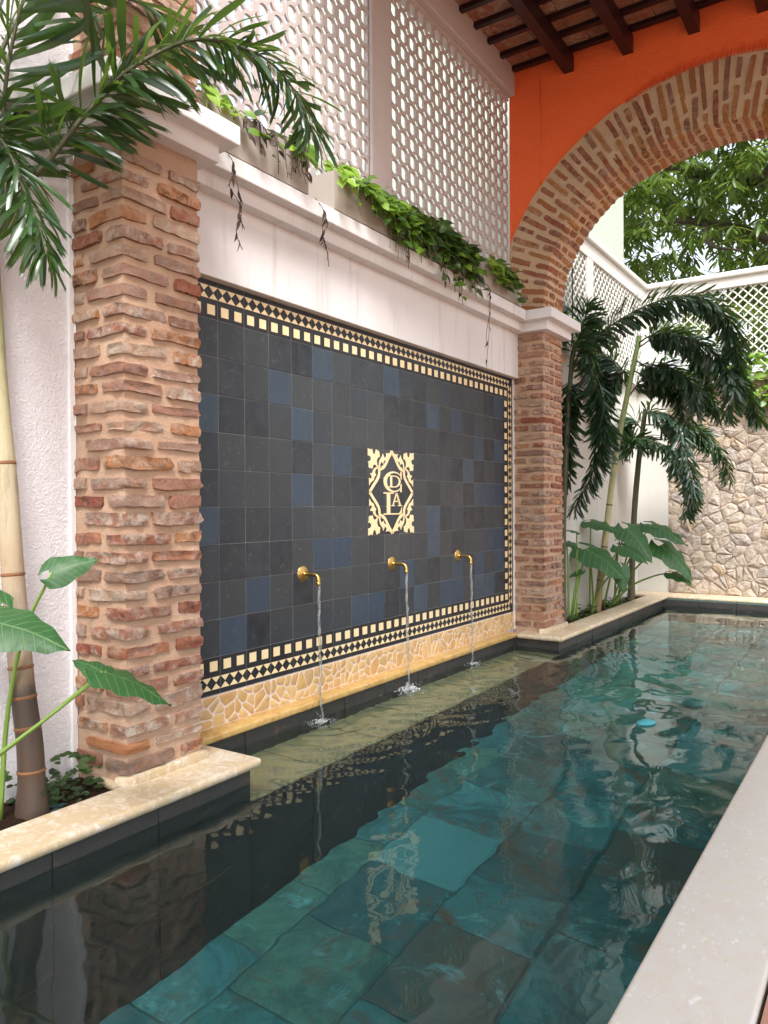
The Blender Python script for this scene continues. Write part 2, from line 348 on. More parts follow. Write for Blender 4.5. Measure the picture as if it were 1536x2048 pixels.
tr = t.n('BsdfTranslucent'); t.set(tr.inputs[0], t.mix(.5, c, (.20, .42, .04))); mx = t.n('MixShader'); mx.inputs[0].default_value = .2; t.set(mx.inputs[1], t.b.outputs[0]); t.set(mx.inputs[2], tr.outputs[0]); t.set(t.out.inputs[0], mx.outputs[0]); MT['ear_leaf'] = m_
leaf_mat('mango_leaf', (.035, .080, .016), (.10, .17, .030), .35, .40, .5, (.36, .50, .05))
leaf_mat('mango_young', (.16, .26, .03), (.30, .40, .05), .4, .35, .4, (.5, .6, .05))
t = NT('dead_leaf'); p = t.pos(); MT['dead_leaf'] = t.done(t.mix(t.noise(p, 20), (.022, .012, .010), (.060, .030, .020)), .8)
t = NT('stem_green'); MT['stem_green'] = t.done((.16, .26, .045), .45)
t = NT('stem_dark'); p = t.pos(); MT['stem_dark'] = t.done(t.mix(t.noise(p, 20), (.045, .050, .025), (.09, .09, .04)), .6)
t = NT('vine_dry'); MT['vine_dry'] = t.done((.05, .035, .022), .8)
t = NT('bark'); p = t.pos((1, 1, .35)); MT['bark'] = t.done(t.mix(t.noise(p, 9, 6, .7), (.05, .036, .028), (.13, .10, .08)), .9, t.bump(t.noise(p, 22, 6, .7), 1, .03))
def cane(name, stops, dark):
    t = NT(name); p = t.pos((1, 1, .15)); sx = t.n('SeparateXYZ'); t.set(sx.inputs[0], t.n('NewGeometry').outputs['Position'])
    z = t.math('ADD', t.math('DIVIDE', sx.outputs[2], 3.0), t.math('MULTIPLY', t.math('SUBTRACT', t.noise(t.pos(), 6, 4), .5), .06))
    c = t.ramp(z, stops); c = t.mix(t.mask(t.noise(p, 28, 6, .7), .5, .75), c, t.mix(.55, c, dark))
    MT[name] = t.done(c, .55, t.bump(t.noise(t.pos((1, 1, .1)), 60, 4), .25, .004))
cane('palm_trunk', [(0, (.06, .038, .026)), (.12, (.085, .055, .038)), (.19, (.065, .046, .036)), (.205, (.20, .14, .09)), (.24, (.34, .24, .15)), (.26, (.38, .31, .24)), (.36, (.38, .28, .18)), (.42, (.42, .35, .235)), (.60, (.38, .34, .19)), (.8, (.14, .20, .07))], (.05, .03, .02))
cane('cane_pale', [(0, (.30, .20, .11)), (.2, (.34, .25, .12)), (.34, (.50, .45, .26)), (.6, (.36, .40, .20)), (1, (.20, .30, .10))], (.10, .07, .04))
cane('cane_dark', [(0, (.11, .09, .055)), (.4, (.07, .07, .035)), (1, (.05, .07, .03))], (.03, .025, .018))
t = NT('cable'); MT['cable'] = t.done((.012, .012, .012), .6)
t = NT('turquoise_plastic'); p = t.pos(); MT['turquoise_plastic'] = t.done(t.mix(t.noise(p, 25, 5), (.045, .30, .36), (.08, .38, .44)), .45)
# water: clear surface with its own ripples, mirror-like by Fresnel
t = NT('pool_water'); p = t.pos()
h = t.noise(t.pos((1, .8, 1)), 5.0, 2, .4, .4)
nb = t.bump(h, .14, .012)
gl = t.n('BsdfGlass'); gl.inputs['IOR'].default_value = 1.33; gl.inputs['Roughness'].default_value = 0.0; gl.inputs['Color'].default_value = (.90, .985, .985, 1); t.set(gl.inputs['Normal'], nb)
t.set(t.out.inputs[0], gl.outputs[0])
t.t.nodes.remove(t.b); MT['pool_water'] = t.m
t = NT('falling_water'); fr = t.n('LayerWeight', Blend=.45)
gl = t.n('BsdfGlossy'); gl.inputs['Roughness'].default_value = .08
tr = t.n('BsdfTransparent'); tr.inputs[0].default_value = (.93, .96, .97, 1)
df = t.n('BsdfDiffuse', Color=(.85, .9, .92))
m1 = t.n('MixShader'); m1.inputs[0].default_value = .10; t.set(m1.inputs[1], tr.outputs[0]); t.set(m1.inputs[2], df.outputs[0])
mx = t.n('MixShader'); t.set(mx.inputs[0], fr.outputs['Facing']); t.set(mx.inputs[1], m1.outputs[0]); t.set(mx.inputs[2], gl.outputs[0]); t.set(t.out.inputs[0], mx.outputs[0])
t.t.nodes.remove(t.b); MT['falling_water'] = t.m
t = NT('foam'); df = t.n('BsdfDiffuse', Color=(.88, .91, .92)); gl = t.n('BsdfGlossy'); gl.inputs['Roughness'].default_value = .1; tr = t.n('BsdfTransparent'); tr.inputs[0].default_value = (.95, .97, .98, 1)
m1 = t.n('MixShader'); m1.inputs[0].default_value = .45; t.set(m1.inputs[1], df.outputs[0]); t.set(m1.inputs[2], tr.outputs[0])
mx = t.n('MixShader'); mx.inputs[0].default_value = .2; t.set(mx.inputs[1], m1.outputs[0]); t.set(mx.inputs[2], gl.outputs[0]); t.set(t.out.inputs[0], mx.outputs[0]); t.t.nodes.remove(t.b); MT['foam'] = t.m

# ================================================================== SETTING
# ground sheet with a hole for the pool
g = MB(); B = 900
for x0, x1, y0, y1 in ((-B, -.3, -B, B), (3.4, B, -B, B), (-.3, 3.4, 7.9, B), (-.3, 3.4, -B, -5.2)):
    g.quad((x0, y0, .02), (x1, y0, .02), (x1, y1, .02), (x0, y1, .02))
tag(g.ob('ground', MT['ground_earth']), kind='structure')
FZ = -1.30; SZ = -.20
pf = box('pool_floor', MT['pool_grout'], None, -.05, 2.6, -5.1, 7.6, FZ - .12, FZ - .012); tag(pf, kind='structure')
r = random.Random(4); joints = [-.28, .215, .725, 1.225, 1.73, 2.23, 2.74]
for i in range(len(joints) - 1):
    y = -5.0 + r.uniform(0, .4)
    cuts = []
    if i == 2: y = -4.93
    while y < 7.6:
        d = .53 if i == 2 else r.choice((.42, .5, .5, .56, .62)); cuts.append((y, y + d)); y += d
    for a, b in cuts:
        x0, x1 = joints[i] + .0025, joints[i + 1] - .0025
        if x1 < .1 or x0 > 2.5: continue
        hz = r.uniform(-.004, .004)
        v = []
        m = MB().box(max(x0, .05), min(x1, 2.52), a + .0025, b - .0025, FZ - .03, FZ + hz)
        tq = (i == 2 and a < .5 < b) or (i == 4 and a < 2.4 < b)
        m.ob('slab', MT['slab_turquoise'] if tq else MT['slab'], pf, None, .012, 1)
# pool walls with slate facing
pw = MB().box(.12, .482, -5.1, -.318, FZ - .1, .076).box(-.28, .052, -.32, 3.69, FZ - .1, .086).box(.12, .482, 3.688, 7.6, FZ - .1, .076).box(.05, .482, -.33, 3.70, FZ - .1, SZ - .03).box(.3, 3.3, 7.42, 7.86, FZ - .1, .076).box(2.518, 3.3, -5.1, 7.42, FZ - .1, .076).box(.3, 2.6, -5.3, -5.0, FZ - .1, .076)
pwo = pw.ob('pool_wall', MT['pool_grout']); tag(pwo, kind='structure')
def facing(axis, at, s, a, b, step):
    """slate tiles on a wall: axis 'x' -> face at x=at looking s, running along y from a to b"""
    u = a
    while u < b - .02:
        e = min(u + step * r.uniform(.92, 1.05), b)
        if b - e < .12: e = b
        for z0, z1 in ((-.30, .074), (-.80, -.304), (FZ, -.804)):
            k = r.uniform(0, .004)
            lo, hi = (at - s * .016, at + s * k) if s > 0 else (at + s * k, at - s * .016)
            if axis == 'x': MB().box(lo, hi, u + .002, e - .002, z0, z1).ob('slate_tile', MT['pool_slate'], pwo, None, .002, 1)
            else: MB().box(u + .002, e - .002, lo, hi, z0, z1).ob('slate_tile', MT['pool_slate'], pwo, None, .002, 1)
        u = e
facing('x', .50, 1, -3.6, -.302, .46); facing('y', -.30, 1, .07, .50, .43)
facing('x', .068, 1, -.30, 3.67, .45); facing('y', 3.672, -1, .07, .50, .43)
facing('x', .50, 1, 3.674, 7.40, .46); facing('y', 7.404, -1, .50, 2.50, .46)
facing('x', 2.50, -1, -1.2, 7.38, .6)
# shallow shelf under the spouts
u = -.305
while u < 3.67:
    e = min(u + .55, 3.675); MB().box(.066, .515, u + .003, e - .003, SZ - .03, SZ + r.uniform(-.002, .002)).ob('shelf_slab', MT['shelf_stone'], pwo, None, .006, 1); u = e
u = -.30
while u < 3.66:
    e = min(u + .46, 3.67)
    for z0, z1 in ((-.80, SZ - .034), (FZ, -.804)): MB().box(.484, .50 + r.uniform(0, .003), u + .002, e - .002, z0, z1).ob('slate_tile', MT['pool_slate'], pwo, None, .002, 1)
    u = e
# soil in the two planting beds
def soil(x0, x1, y0, y1):
    nx, ny = max(2, int((x1 - x0) / .025)), int((y1 - y0) / .025); v = []; f = []
    for j in range(ny + 1):
        for i in range(nx + 1):
            x = x0 + (x1 - x0) * i / nx; y = y0 + (y1 - y0) * j / ny
            v.append((x, y, .085 + .02 * mnoise.noise(Vector((x * 5, y * 5, 1))) + .012 * mnoise.noise(Vector((x * 22, y * 22, 3)))))
    for j in range(ny):
        for i in range(nx): a = j * (nx + 1) + i; f.append((a, a + 1, a + nx + 2, a + nx + 1))
    o = ob('soil', mesh('soil', v, f, MT['soil'], 0)); tag(o, kind='structure')
soil(-.045, .30, -4.0, -.84); soil(.05, .30, 4.30, 7.80)
box('deck', MT['terracotta'], None, 2.765, 14, -9, 7.9, -.05, .108)['kind'] = 'structure'

# water surface with real ripples
HITS = [(.135, .70), (.14, 1.70), (.135, 2.70)]
st = .025; nx, ny = int(2.44 / st), int(12.4 / st)
X = np.linspace(.07, 2.50, nx + 1); Y = np.linspace(-5.0, 7.40, ny + 1); GX, GY = np.meshgrid(X, Y)
H = np.zeros_like(GX)
rs = np.random.RandomState(3)
DAMP = .45 + .75 * np.exp(-((GY - 1.9) / 1.7) ** 2)
for k in range(22):
    a = rs.uniform(0, 2 * np.pi); lam = rs.uniform(.16, .95); H += DAMP * .00105 * lam ** 1.15 * np.sin(2 * np.pi * (GX * np.cos(a) + GY * np.sin(a)) / lam + rs.uniform(0, 7))
for hx, hy in HITS:
    d = np.hypot(GX - hx, GY - hy); H += .0042 * np.sin(2 * np.pi * d / .095) * np.exp(-d / .36) * np.clip(d / .05, 0, 1) + .0016 * np.sin(2 * np.pi * d / .16 + 1) * np.exp(-d / 1.1)
v = np.stack([GX.ravel(), GY.ravel(), H.ravel()], 1).tolist(); f = []
for j in range(ny):
    for i in range(nx):
        x = .5 * (X[i] + X[i + 1]); y = .5 * (Y[j] + Y[j + 1])
        if x < .502 and not (-.302 < y < 3.672): continue
        a = j * (nx + 1) + i; f.append((a, a + 1, a + nx + 2, a + nx + 1))
tag(ob('water', mesh('water', v, f, MT['pool_water'], 0)), kind='structure')

# ================================================================== COPINGS
def coping(name, label, mat, polys, z0=.076, z1=.12, bevel=.02):
    m = MB()
    for pl in polys:
        n = len(m.v); k = len(pl)
        m.v += [(x, y, z0) for x, y in pl] + [(x, y, z1) for x, y in pl]
        m.f.append(tuple(n + i for i in reversed(range(k)))); m.f.append(tuple(n + k + i for i in range(k)))
        for i in range(k): m.f.append((n + i, n + (i + 1) % k, n + k + (i + 1) % k, n + k + i))
    o = m.ob(name, mat, None, 40, bevel, 4); return tag(o, label, 'coping')
c1 = coping('pool_coping', 'cream limestone pool edge in front of the near brick pillar and palm bed', MT['coping_cream'], [[(.545, -5), (.545, -.26), (.112, -.26), (.112, -.86), (.285, -.86), (.285, -5)]])
c2 = coping('pool_coping', 'cream limestone pool edge below the far brick pillar and leafy bed', MT['coping_cream'], [[(.545, 7.445), (.285, 7.445), (.285, 4.34), (.10, 4.34), (.10, 3.63), (.545, 3.63)]])
coping('pool_coping', 'narrow limestone pool edge along the foot of the rubble stone wall', MT['coping_cream'], [[(.05, 7.45), (2.47, 7.45), (2.47, 7.86), (.05, 7.86)]])
coping('pool_coping', 'pale flecked limestone pool edge in the right foreground', MT['coping_grey'], [[(2.475, -5), (2.756, -5), (2.756, 7.86), (2.475, 7.86)]], .066, .12, .012)
for y0, y1, c in ((-.875, -.405, c1), (3.775, 4.36, c2)):
    m = MB(); pl = [(.262, y0 + .01), (.278, y0 - .012), (.318, y0 + .03), (.336, y0 + .05), (.336, y1), (.262, y1)]
    n = len(pl); m.v = [(x, y, .118) for x, y in pl] + [(x, y, .156) for x, y in pl]
    m.f = [tuple(reversed(range(n))), tuple(range(n, 2 * n))] + [(i, (i + 1) % n, n + (i + 1) % n, n + i) for i in range(n)]
    m.ob('plinth_strip', MT['coping_cream'], c, 40, .006, 2)

# ================================================================== BRICKWORK
def brick_variants(name, mat, k, seed):
    out = []
    rr = random.Random(seed)
    for q in range(k):
        bm = bmesh.new(); bmesh.ops.create_cube(bm, size=1)
        bmesh.ops.subdivide_edges(bm, edges=[e for e in bm.edges if abs((e.verts[0].co - e.verts[1].co).x) > .5], cuts=6)
        bmesh.ops.subdivide_edges(bm, edges=[e for e in bm.edges if abs((e.verts[0].co - e.verts[1].co).z) > .5], cuts=2)
        bmesh.ops.subdivide_edges(bm, edges=[e for e in bm.edges if abs((e.verts[0].co - e.verts[1].co).y) > .5], cuts=2)
        s = rr.uniform(0, 90)
        for v_ in bm.verts:
            p = v_.co.copy(); n_on = sum(abs(abs(c) - .5) < 1e-4 for c in p)
            if n_on == 2: v_.co *= .992
            if n_on == 3: v_.co *= .955
            nz = Vector((mnoise.noise(p * 2.3 + Vector((s, 0, 0))), mnoise.noise(p * 2.3 + Vector((0, s, 9))), mnoise.noise(p * 2.3 + Vector((5, 1, s)))))
            fz = mnoise.noise(p * 6 + Vector((s, s, 0)))
            v_.co += Vector((nz.x * .06 + fz * .015, nz.y * .07 + fz * .04, nz.z * .15 + fz * .11))
        bmesh.ops.recalc_face_normals(bm, faces=bm.faces)
        me = bpy.data.meshes.new(name); bm.to_mesh(me); bm.free(); me.materials.append(mat); smooth(me, 32); out.append(me)
    return out
BV = brick_variants('brick', MT['brick'], 10, 1); AV = brick_variants('brick', MT['arch_brick'], 10, 2)
def brick_box(V, parent, r, x0, x1, y0, y1, z0, z1):
    lx, ly = x1 - x0, y1 - y0
    M = Matrix.Translation(((x0 + x1) / 2, (y0 + y1) / 2, (z0 + z1) / 2)) @ Matrix.Rotation(r.gauss(0, .012), 4, 'X') @ Matrix.Rotation(r.gauss(0, .012), 4, 'Y')
    if ly > lx: M = M @ Matrix.Rotation(math.pi / 2, 4, 'Z') @ Matrix.Diagonal((ly, lx, z1 - z0, 1))
    else: M = M @ Matrix.Diagonal((lx, ly, z1 - z0, 1))
    if r.random() < .5: M = M @ Matrix.Diagonal((-1, -1, 1, 1))
    ob('brick', r.choice(V), parent, M)
def pillar(name, label, y0, y1, x0, x1, z0, z1, seed, mort, pitch, th=None):
    r = random.Random(seed)
    th = th or thing(name, label, 'pillar', ((x0 + x1) / 2, (y0 + y1) / 2, z0), 'brick pillars either side of the fountain wall')
    bm_ob('mortar', rough_box(x0, x1, y0, y1, z0 - (.1 if z0 < 1 else 0), z1, .035, .007), mort, th)
    n = int((z1 - z0) / pitch); pr = .014
    for k in range(n):
        za = z0 + k * pitch + .008 + r.uniform(-.004, .004); h = pitch * r.uniform(.50, .66); zb = za + h
        X0, X1, Y0, Y1 = x0 - .0, x1 + pr, y0 - pr, y1 + .004
        j = lambda s=.018: r.uniform(-s, s)
        cut = r.uniform(.018, .045)
        if k % 2 == 0:
            a, b = .235 + j(.03), .13 + j()      # long on the pool side
        else:
            a, b = .135 + j(), .255 + j(.03)
        o1, o2, o3 = (r.uniform(-.006, .006) for _ in range(3))
        # corner brick, seen on both faces
        brick_box(BV, th, r, X1 - b, X1 + o1, Y0, Y0 + a, za, zb)
        # rest of the pool face
        q = Y0 + a + cut + r.uniform(0, .02)
        rest = Y1 - q
        if rest > .07: brick_box(BV, th, r, X1 - .11, X1 + o2, q, Y1, za + j(.006), zb + j(.006))
        # rest of the face towards the viewer
        q = X1 - b - cut - r.uniform(0, .02)
        if q - X0 > .05: brick_box(BV, th, r, X0, q, Y0 - o3, Y0 + .11, za + j(.006), zb + j(.006))
    return th
P1 = pillar('brick_pillar', 'weathered brick pillar beside the bed with the pale trunked palm', -.838, -.42, -.04, .30, .157, 2.918, 5, MT['mortar_pink'], .0815)
P2 = pillar('brick_pillar', 'weathered brick pillar carrying the brick arch at the far end of the tiles', 3.83, 4.30, .0, .30, .157, 2.918, 8, MT['mortar_pink'], .0765)
pillar('', '', -.838, -.42, -.04, .30, 3.094, 4.6, 6, MT['mortar_pink'], .085, P1)
for th, y0, y1, x0 in ((P1, -.838, -.42, -.05), (P2, 3.83, 4.30, .0)):
    box('capital_moulding', MT['cap_white'], th, x0, .375, y0 - .085, y1 + .072, 2.918, 3.004, .004)
    box('capital', MT['cap_white'], th, x0 - .02, .45, y0 - .165, y1 + .14, 3.002, 3.095, .007, 2)

# ------------------------------------------------------------------ arches
CX, CZ = 1.81, 2.9
_ain = [(0, 1.515), (.16, 1.519), (.26, 1.545), (.43, 1.582), (.6, 1.592), (.8, 1.590), (1.0, 1.588), (1.16, 1.555), (1.35, 1.533), (1.571, 1.53)]
def rin(a):
    a = abs(a); a = min(a, math.pi - a)
    for (p, q), (s, t_) in zip(_ain, _ain[1:]):
        if p <= a <= s: return q + (t_ - q) * (a - p) / (s - p)
    return 1.53
def rout(a):
    a = min(a, math.pi - a); R0 = 2.0 + .05 * min(1, a / .7)
    return min(R0, 1.845 / max(1e-3, math.cos(a)))
def pt(a, R): return (CX - R * math.cos(a), CZ + R * math.sin(a))       # a measured from the left springing
def arch(name, label, y0, y1, seed, a_brick):
    th = thing(name, label, 'arch', (CX, (y0 + y1) / 2, 3.095)); r = random.Random(seed)
    a0 = .125; n = 90; nr, nd = 8, 7; v = []; f = []
    ring = []
    for i in range(n + 1):
        a = a0 + (math.pi - 2 * a0) * i / n; ri, ro = rin(a), rout(a); loop = []
        for k in range(nr): loop.append((ri + (ro - ri) * k / nr, y0))
        for k in range(nd): loop.append((ro, y0 + (y1 - y0) * k / nd))
        for k in range(nr): loop.append((ro + (ri - ro) * k / nr, y1))
        for k in range(nd): loop.append((ri, y1 + (y0 - y1) * k / nd))
        for R, y in loop:
            x, z = pt(a, R); p = Vector((x, y, z)) * 9
            v.append((x + .006 * mnoise.noise(p), y + .006 * mnoise.noise(p + Vector((9, 3, 1))), z + .006 * mnoise.noise(p + Vector((2, 31, 5)))))
        ring.append(len(loop))
    k = ring[0]
    for i in range(n):
        for j in range(k): f.append((i * k + j, i * k + (j + 1) % k, (i + 1) * k + (j + 1) % k, (i + 1) * k + j))
    f += [tuple(range(k)), tuple(reversed(range(n * k, n * k + k)))]
    ob('mortar', mesh('mortar', v, f, MT['mortar_tan'], 60), th)
    a = a0 + .03; q = 0
    while a < a_brick:
        ri, ro = rin(a) - .007, rout(a); D = y1 - y0
        w = .044 * r.uniform(.8, 1.15); L = ro - ri
        long_in = q % 2 == 0
        l1 = (.25 if long_in else .12) + r.uniform(-.02, .02); l1 = min(l1, L - .06)
        d1 = (.115 if long_in else .235) + r.uniform(-.015, .015)
        slots = [(ri, ri + l1, y0 - .008, y0 + d1), (ri + l1 + r.uniform(.025, .06), ro - .004 - r.uniform(0, .05), y0 - .008 + r.uniform(-.003, .003), y0 + .1)]
        rest = D - d1
        c = y0 + d1 + r.uniform(.018, .032)
        if rest > .3: slots += [(ri, ri + .11, c, c + .13 + r.uniform(-.01, .02)), (ri, ri + .11, c + .175, y1 + .004)]
        else: slots += [(ri, ri + .11, c, y1 + .004)]
        for (ra, rb, ya, yb) in slots:
            if rb - ra < .05 or yb - ya < .04: continue
            aa = a + r.gauss(0, .004); cx, cz = pt(aa, (ra + rb) / 2)
            rad = Vector((-math.cos(aa), 0, math.sin(aa))); tan = Vector((math.sin(aa), 0, math.cos(aa))); yy = Vector((0, 1, 0))
            if rb - ra >= yb - ya: e1, e2, s1, s2 = rad, yy, rb - ra, yb - ya
            else: e1, e2, s1, s2 = yy, rad, yb - ya, rb - ra
            e3 = e1.cross(e2)
            R3 = Matrix((( e1.x, e2.x, e3.x, cx), (e1.y, e2.y, e3.y, (ya + yb) / 2), (e1.z, e2.z, e3.z, cz), (0, 0, 0, 1))) @ Matrix.Rotation(r.gauss(0, .03), 4, 'Y') @ Matrix.Diagonal((s1, s2, w, 1))
            ob('brick', r.choice(AV), th, R3)
        a += .0805 / 1.72 * r.uniform(.96, 1.04); q += 1
    # the springer on the house side, out of the picture
    bm_ob('pier', rough_box(3.325, 3.66, y0, y1, .1, 3.13, .12, .006), MT['mortar_tan'], th)
    return th
A2 = arch('brick_arch', 'wide brick arch over the pool under the orange wall', 3.83, 4.30, 21, 2.05)

# orange wall over the far arch
ow = thing('orange_wall', 'bright orange plastered wall above the brick arch', 'wall', (1.81, 4.06, 3.6))
def spandrel(y0, y1, z1, xr):
    v = []; f = []; xs = [-.032 + (xr + .032) * i / 120 for i in range(121)]
    def zb(x):
        d = x - CX; R0 = 2.035
        if abs(d) >= R0: return 3.60
        return max(3.60, CZ + math.sqrt(R0 * R0 - d * d))
    for x in xs:
        for y in (y0, y1):
            b = zb(x)
            for k in range(13): v.append((x, y + .004 * mnoise.noise(Vector((x * 3, y, k))), b + (z1 - b) * k / 12))
    for i in range(120):
        for k in range(12):
            a = i * 26 + k; f.append((a, a + 26, a + 27, a + 1)); a += 13; f.append((a, a + 1, a + 27, a + 26))
        a = i * 26; f.append((a, a + 13, a + 39, a + 26)); a += 12; f.append((a, a + 26, a + 39, a + 13))
    return v, f
v, f = spandrel(3.842, 4.28, 5.46, 3.95)
ob('plaster', mesh('plaster', v, f, MT['orange_plaster'], 60), ow)
# raised plaster points along the top of the arch
sp = MB().lathe([(.0105, 0), (.008, .25), (.0042, .6), (.0004, 1)], (0, 0, 0), (0, 0, 1), 6).me('plaster_point', MT['orange_plaster'], 0)
r = random.Random(9)
for i in range(60):
    a = 1.205 + i * .0128; x, z = pt(a, 2.042); L = r.uniform(.070, .115) * min(1, .55 + i * .06)
    th_ = (a - math.pi / 2) * .38 + r.gauss(0, .02)
    ob('plaster_point', sp, ow, Matrix.Translation((x, 3.838, z - .012)) @ Matrix.Rotation(th_, 4, 'Y') @ Matrix.Diagonal((1.0, 2.1, L, 1)))
MB().tube([(.285, 3.842, 4.28), (.288, 3.842, 4.7), (.280, 3.842, 5.26)], .005, 6).ob('conduit_ridge', MT['orange_plaster'], ow, 0)
# ================================================================== ROOF
rf = thing('roof', 'dark timber roof with brick tiles over the pool arch', 'roof', (1.9, 1.7, 5.2))
for i, x in enumerate((.512, 1.045, 1.59, 2.113, 2.64, 3.17, 3.7)):
    box('rafter', MT['dark_wood'], rf, x, x + .092, .30, 3.846, 5.235 - .008 * i, 5.386 - .008 * i, .004)
ys = [3.79 - .262 * k for k in range(14)]
for y in ys: box('batten', MT['dark_wood'], rf, .012, 3.95, y - .026, y + .026, 5.388, 5.432, .003)
r = random.Random(3)
for k in range(len(ys) - 1):
    x = .0 - r.uniform(0, .2)
    while x < 3.9:
        w = r.uniform(.26, .30)
        x0, x1 = max(x, .01), min(x + w, 3.95)
        if ys[k] > 2.2 and x1 - x0 > .05:
            MB().box(x0 + .003, x1 - .003, ys[k] - .262 + .003, ys[k] - .003, 5.434, 5.46 + r.uniform(0, .003)).ob('roof_tile', MT['roof_tile'], rf, None, .004, 1)
        x += w
box('roof_deck', MT['roof_tile'], rf, .0, 3.95, .30, 4.28, 5.466, 5.50)
box('unseen_shade_deck', MT['roof_tile'], rf, 2.7, 8.0, -7.0, .298, 5.466, 5.50); box('unseen_shade_beam', MT['dark_wood'], rf, 2.7, 2.85, -7.0, .298, 5.25, 5.464)  # unseen roof and beam over the deck, added to shade the pool edge
box('roof_lining', MT['roof_tile'], rf, .01, 3.95, .32, ys[6], 5.437, 5.462)

# ================================================================== FOUNTAIN WALL
fw = thing('fountain_wall', 'white wall with a recessed panel of dark tiles and cream border', 'wall', (0, 1.7, 0))
box('wall_core', MT['smooth_white'], fw, -.30, -.010, -.42, 3.84, .05, 3.0)
box('grout_bed', MT['grout'], fw, -.012, -.0006, -.41, 3.815, .297, 2.52)
box('lintel', MT['smooth_white'], fw, -.008, .054, -.425, 3.832, 2.503, 2.93, .004)
box('jamb', MT['smooth_white'], fw, -.008, .012, 3.803, 3.832, .13, 2.503, .003)
box('cornice_moulding', MT['smooth_white'], fw, -.02, .132, -.43, 3.74, 2.922, 3.004, .004)
box('cornice', MT['smooth_white'], fw, -.04, .205, -.43, 3.66, 3.003, 3.096, .006)
T = .2; Z0 = 1.3
tile_me = {m: MB().box(-.008, .002, -.0982, .0982, -.0982, .0982).me('tile', MT[m], None, .0015, 1) for m in ('tile_dark', 'tile_blue', 'tile_black')}
blue = {(4, 4), (2, 3), (-1, 2), (3, 2), (5, 1), (3, 0), (4, -2), (5, -2), (6, -4), (7, -4), (9, -3), (10, -4), (11, -1), (11, -2), (14, 1), (15, 2), (15, 0), (17, 0), (16, -2), (17, -3), (12, -4), (13, -4), (15, -4), (15, -3), (8, 4), (11, 3), (13, 3), (17, 4), (17, 2), (1, -3), (0, -4), (16, -4), (17, -2), (-1, -1), (13, -3), (16, 0)}
r = random.Random(15)
def tm(c, k): return Matrix.Translation((r.uniform(-.0006, .0006), (c + .5) * T, Z0 + (k + .5) * T)) @ Matrix.Rotation(max(-.007, min(.007, r.gauss(0, .003))), 4, 'Y') @ Matrix.Rotation(max(-.007, min(.007, r.gauss(0, .003))), 4, 'Z')
for c in range(-1, 18):
    for k in range(-4, 5):
        ob('tile', tile_me['tile_blue' if (c, k) in blue else 'tile_dark'], fw, tm(c, k))
def flat(polys, x, mat, name, th_=.0012):
    """polygons in (y,z) as thin plates facing +x"""
    v = []; f = []
    for pl in polys:
        n = len(v); k = len(pl)
        ar = sum(pl[i][0] * pl[(i + 1) % k][1] - pl[(i + 1) % k][0] * pl[i][1] for i in range(k))
        if ar < 0: pl = pl[::-1]
        v += [(x - .004, y, z) for y, z in pl] + [(x + th_, y, z) for y, z in pl]
        f.append(tuple(n + k + i for i in range(k)))
        for i in range(k): f.append((n + i, n + (i + 1) % k, n + k + (i + 1) % k, n + k + i))
    return mesh(name, v, f, mat)
def border_polys(tri, sq):
    out = []
    for a in sq: out.append([(a - .0275, -.079), (a + .0275, -.079), (a + .0275, -.026), (a - .0275, -.026)])
    g_ = .0018; w = T / 3
    for i in tri:
        a = -.1 + i * w
        out.append([(a + g_, .072 - .0), (a + w - g_, .072), (a + w / 2, .0385 + .003)])
        out.append([(a + g_, .005), (a + w - g_, .005), (a + w / 2, .0385 - .003)])
    return out
inl = flat(border_polys((0, 1, 2), (-.05, .05)), .002, MT['cream_inlay'], 'inlay')
cor = flat(border_polys((0, 1), (-.052,)) + [[(-z, -y) for y, z in pl] for pl in border_polys((1, 2), ())][0:0], .002, MT['cream_inlay'], 'inlay')
cpl = [[(-.079, -.079), (-.026, -.079), (-.026, -.026), (-.079, -.026)]]
for s in (0, 1):
    w = T / 3
    for i in range(2 if s == 0 else 2):
        a = -.1 + i * w; q = [[(a + .0018, .072), (a + w - .0018, .072), (a + w / 2, .0415)], [(a + .0018, .005), (a + w - .0018, .005), (a + w / 2, .0355)]]
        cpl += [[(p[1], p[0]) if s else p for p in pl] for pl in q]
cor = flat(cpl, .002, MT['cream_inlay'], 'inlay')
def border(c, k, rot, me, mir=1):
    M = Matrix.Translation((0, (c + .5) * T, Z0 + (k + .5) * T)) @ Matrix.Rotation(rot, 4, 'X')
    o = ob('border_tile', tile_me['tile_black' if rot else 'tile_black'], fw, M); ob('inlay', me, o, M)
for c in range(-1, 18):
    border(c, 5, 0, inl); border(c, -5, math.pi, inl)
for k in range(-4, 5):
    border(18, k, -math.pi / 2, inl); border(-2, k, math.pi / 2, inl)
border(18, 5, 0, cor); border(18, -5, -math.pi / 2, cor); border(-2, 5, math.pi / 2, cor); border(-2, -5, math.pi, cor)
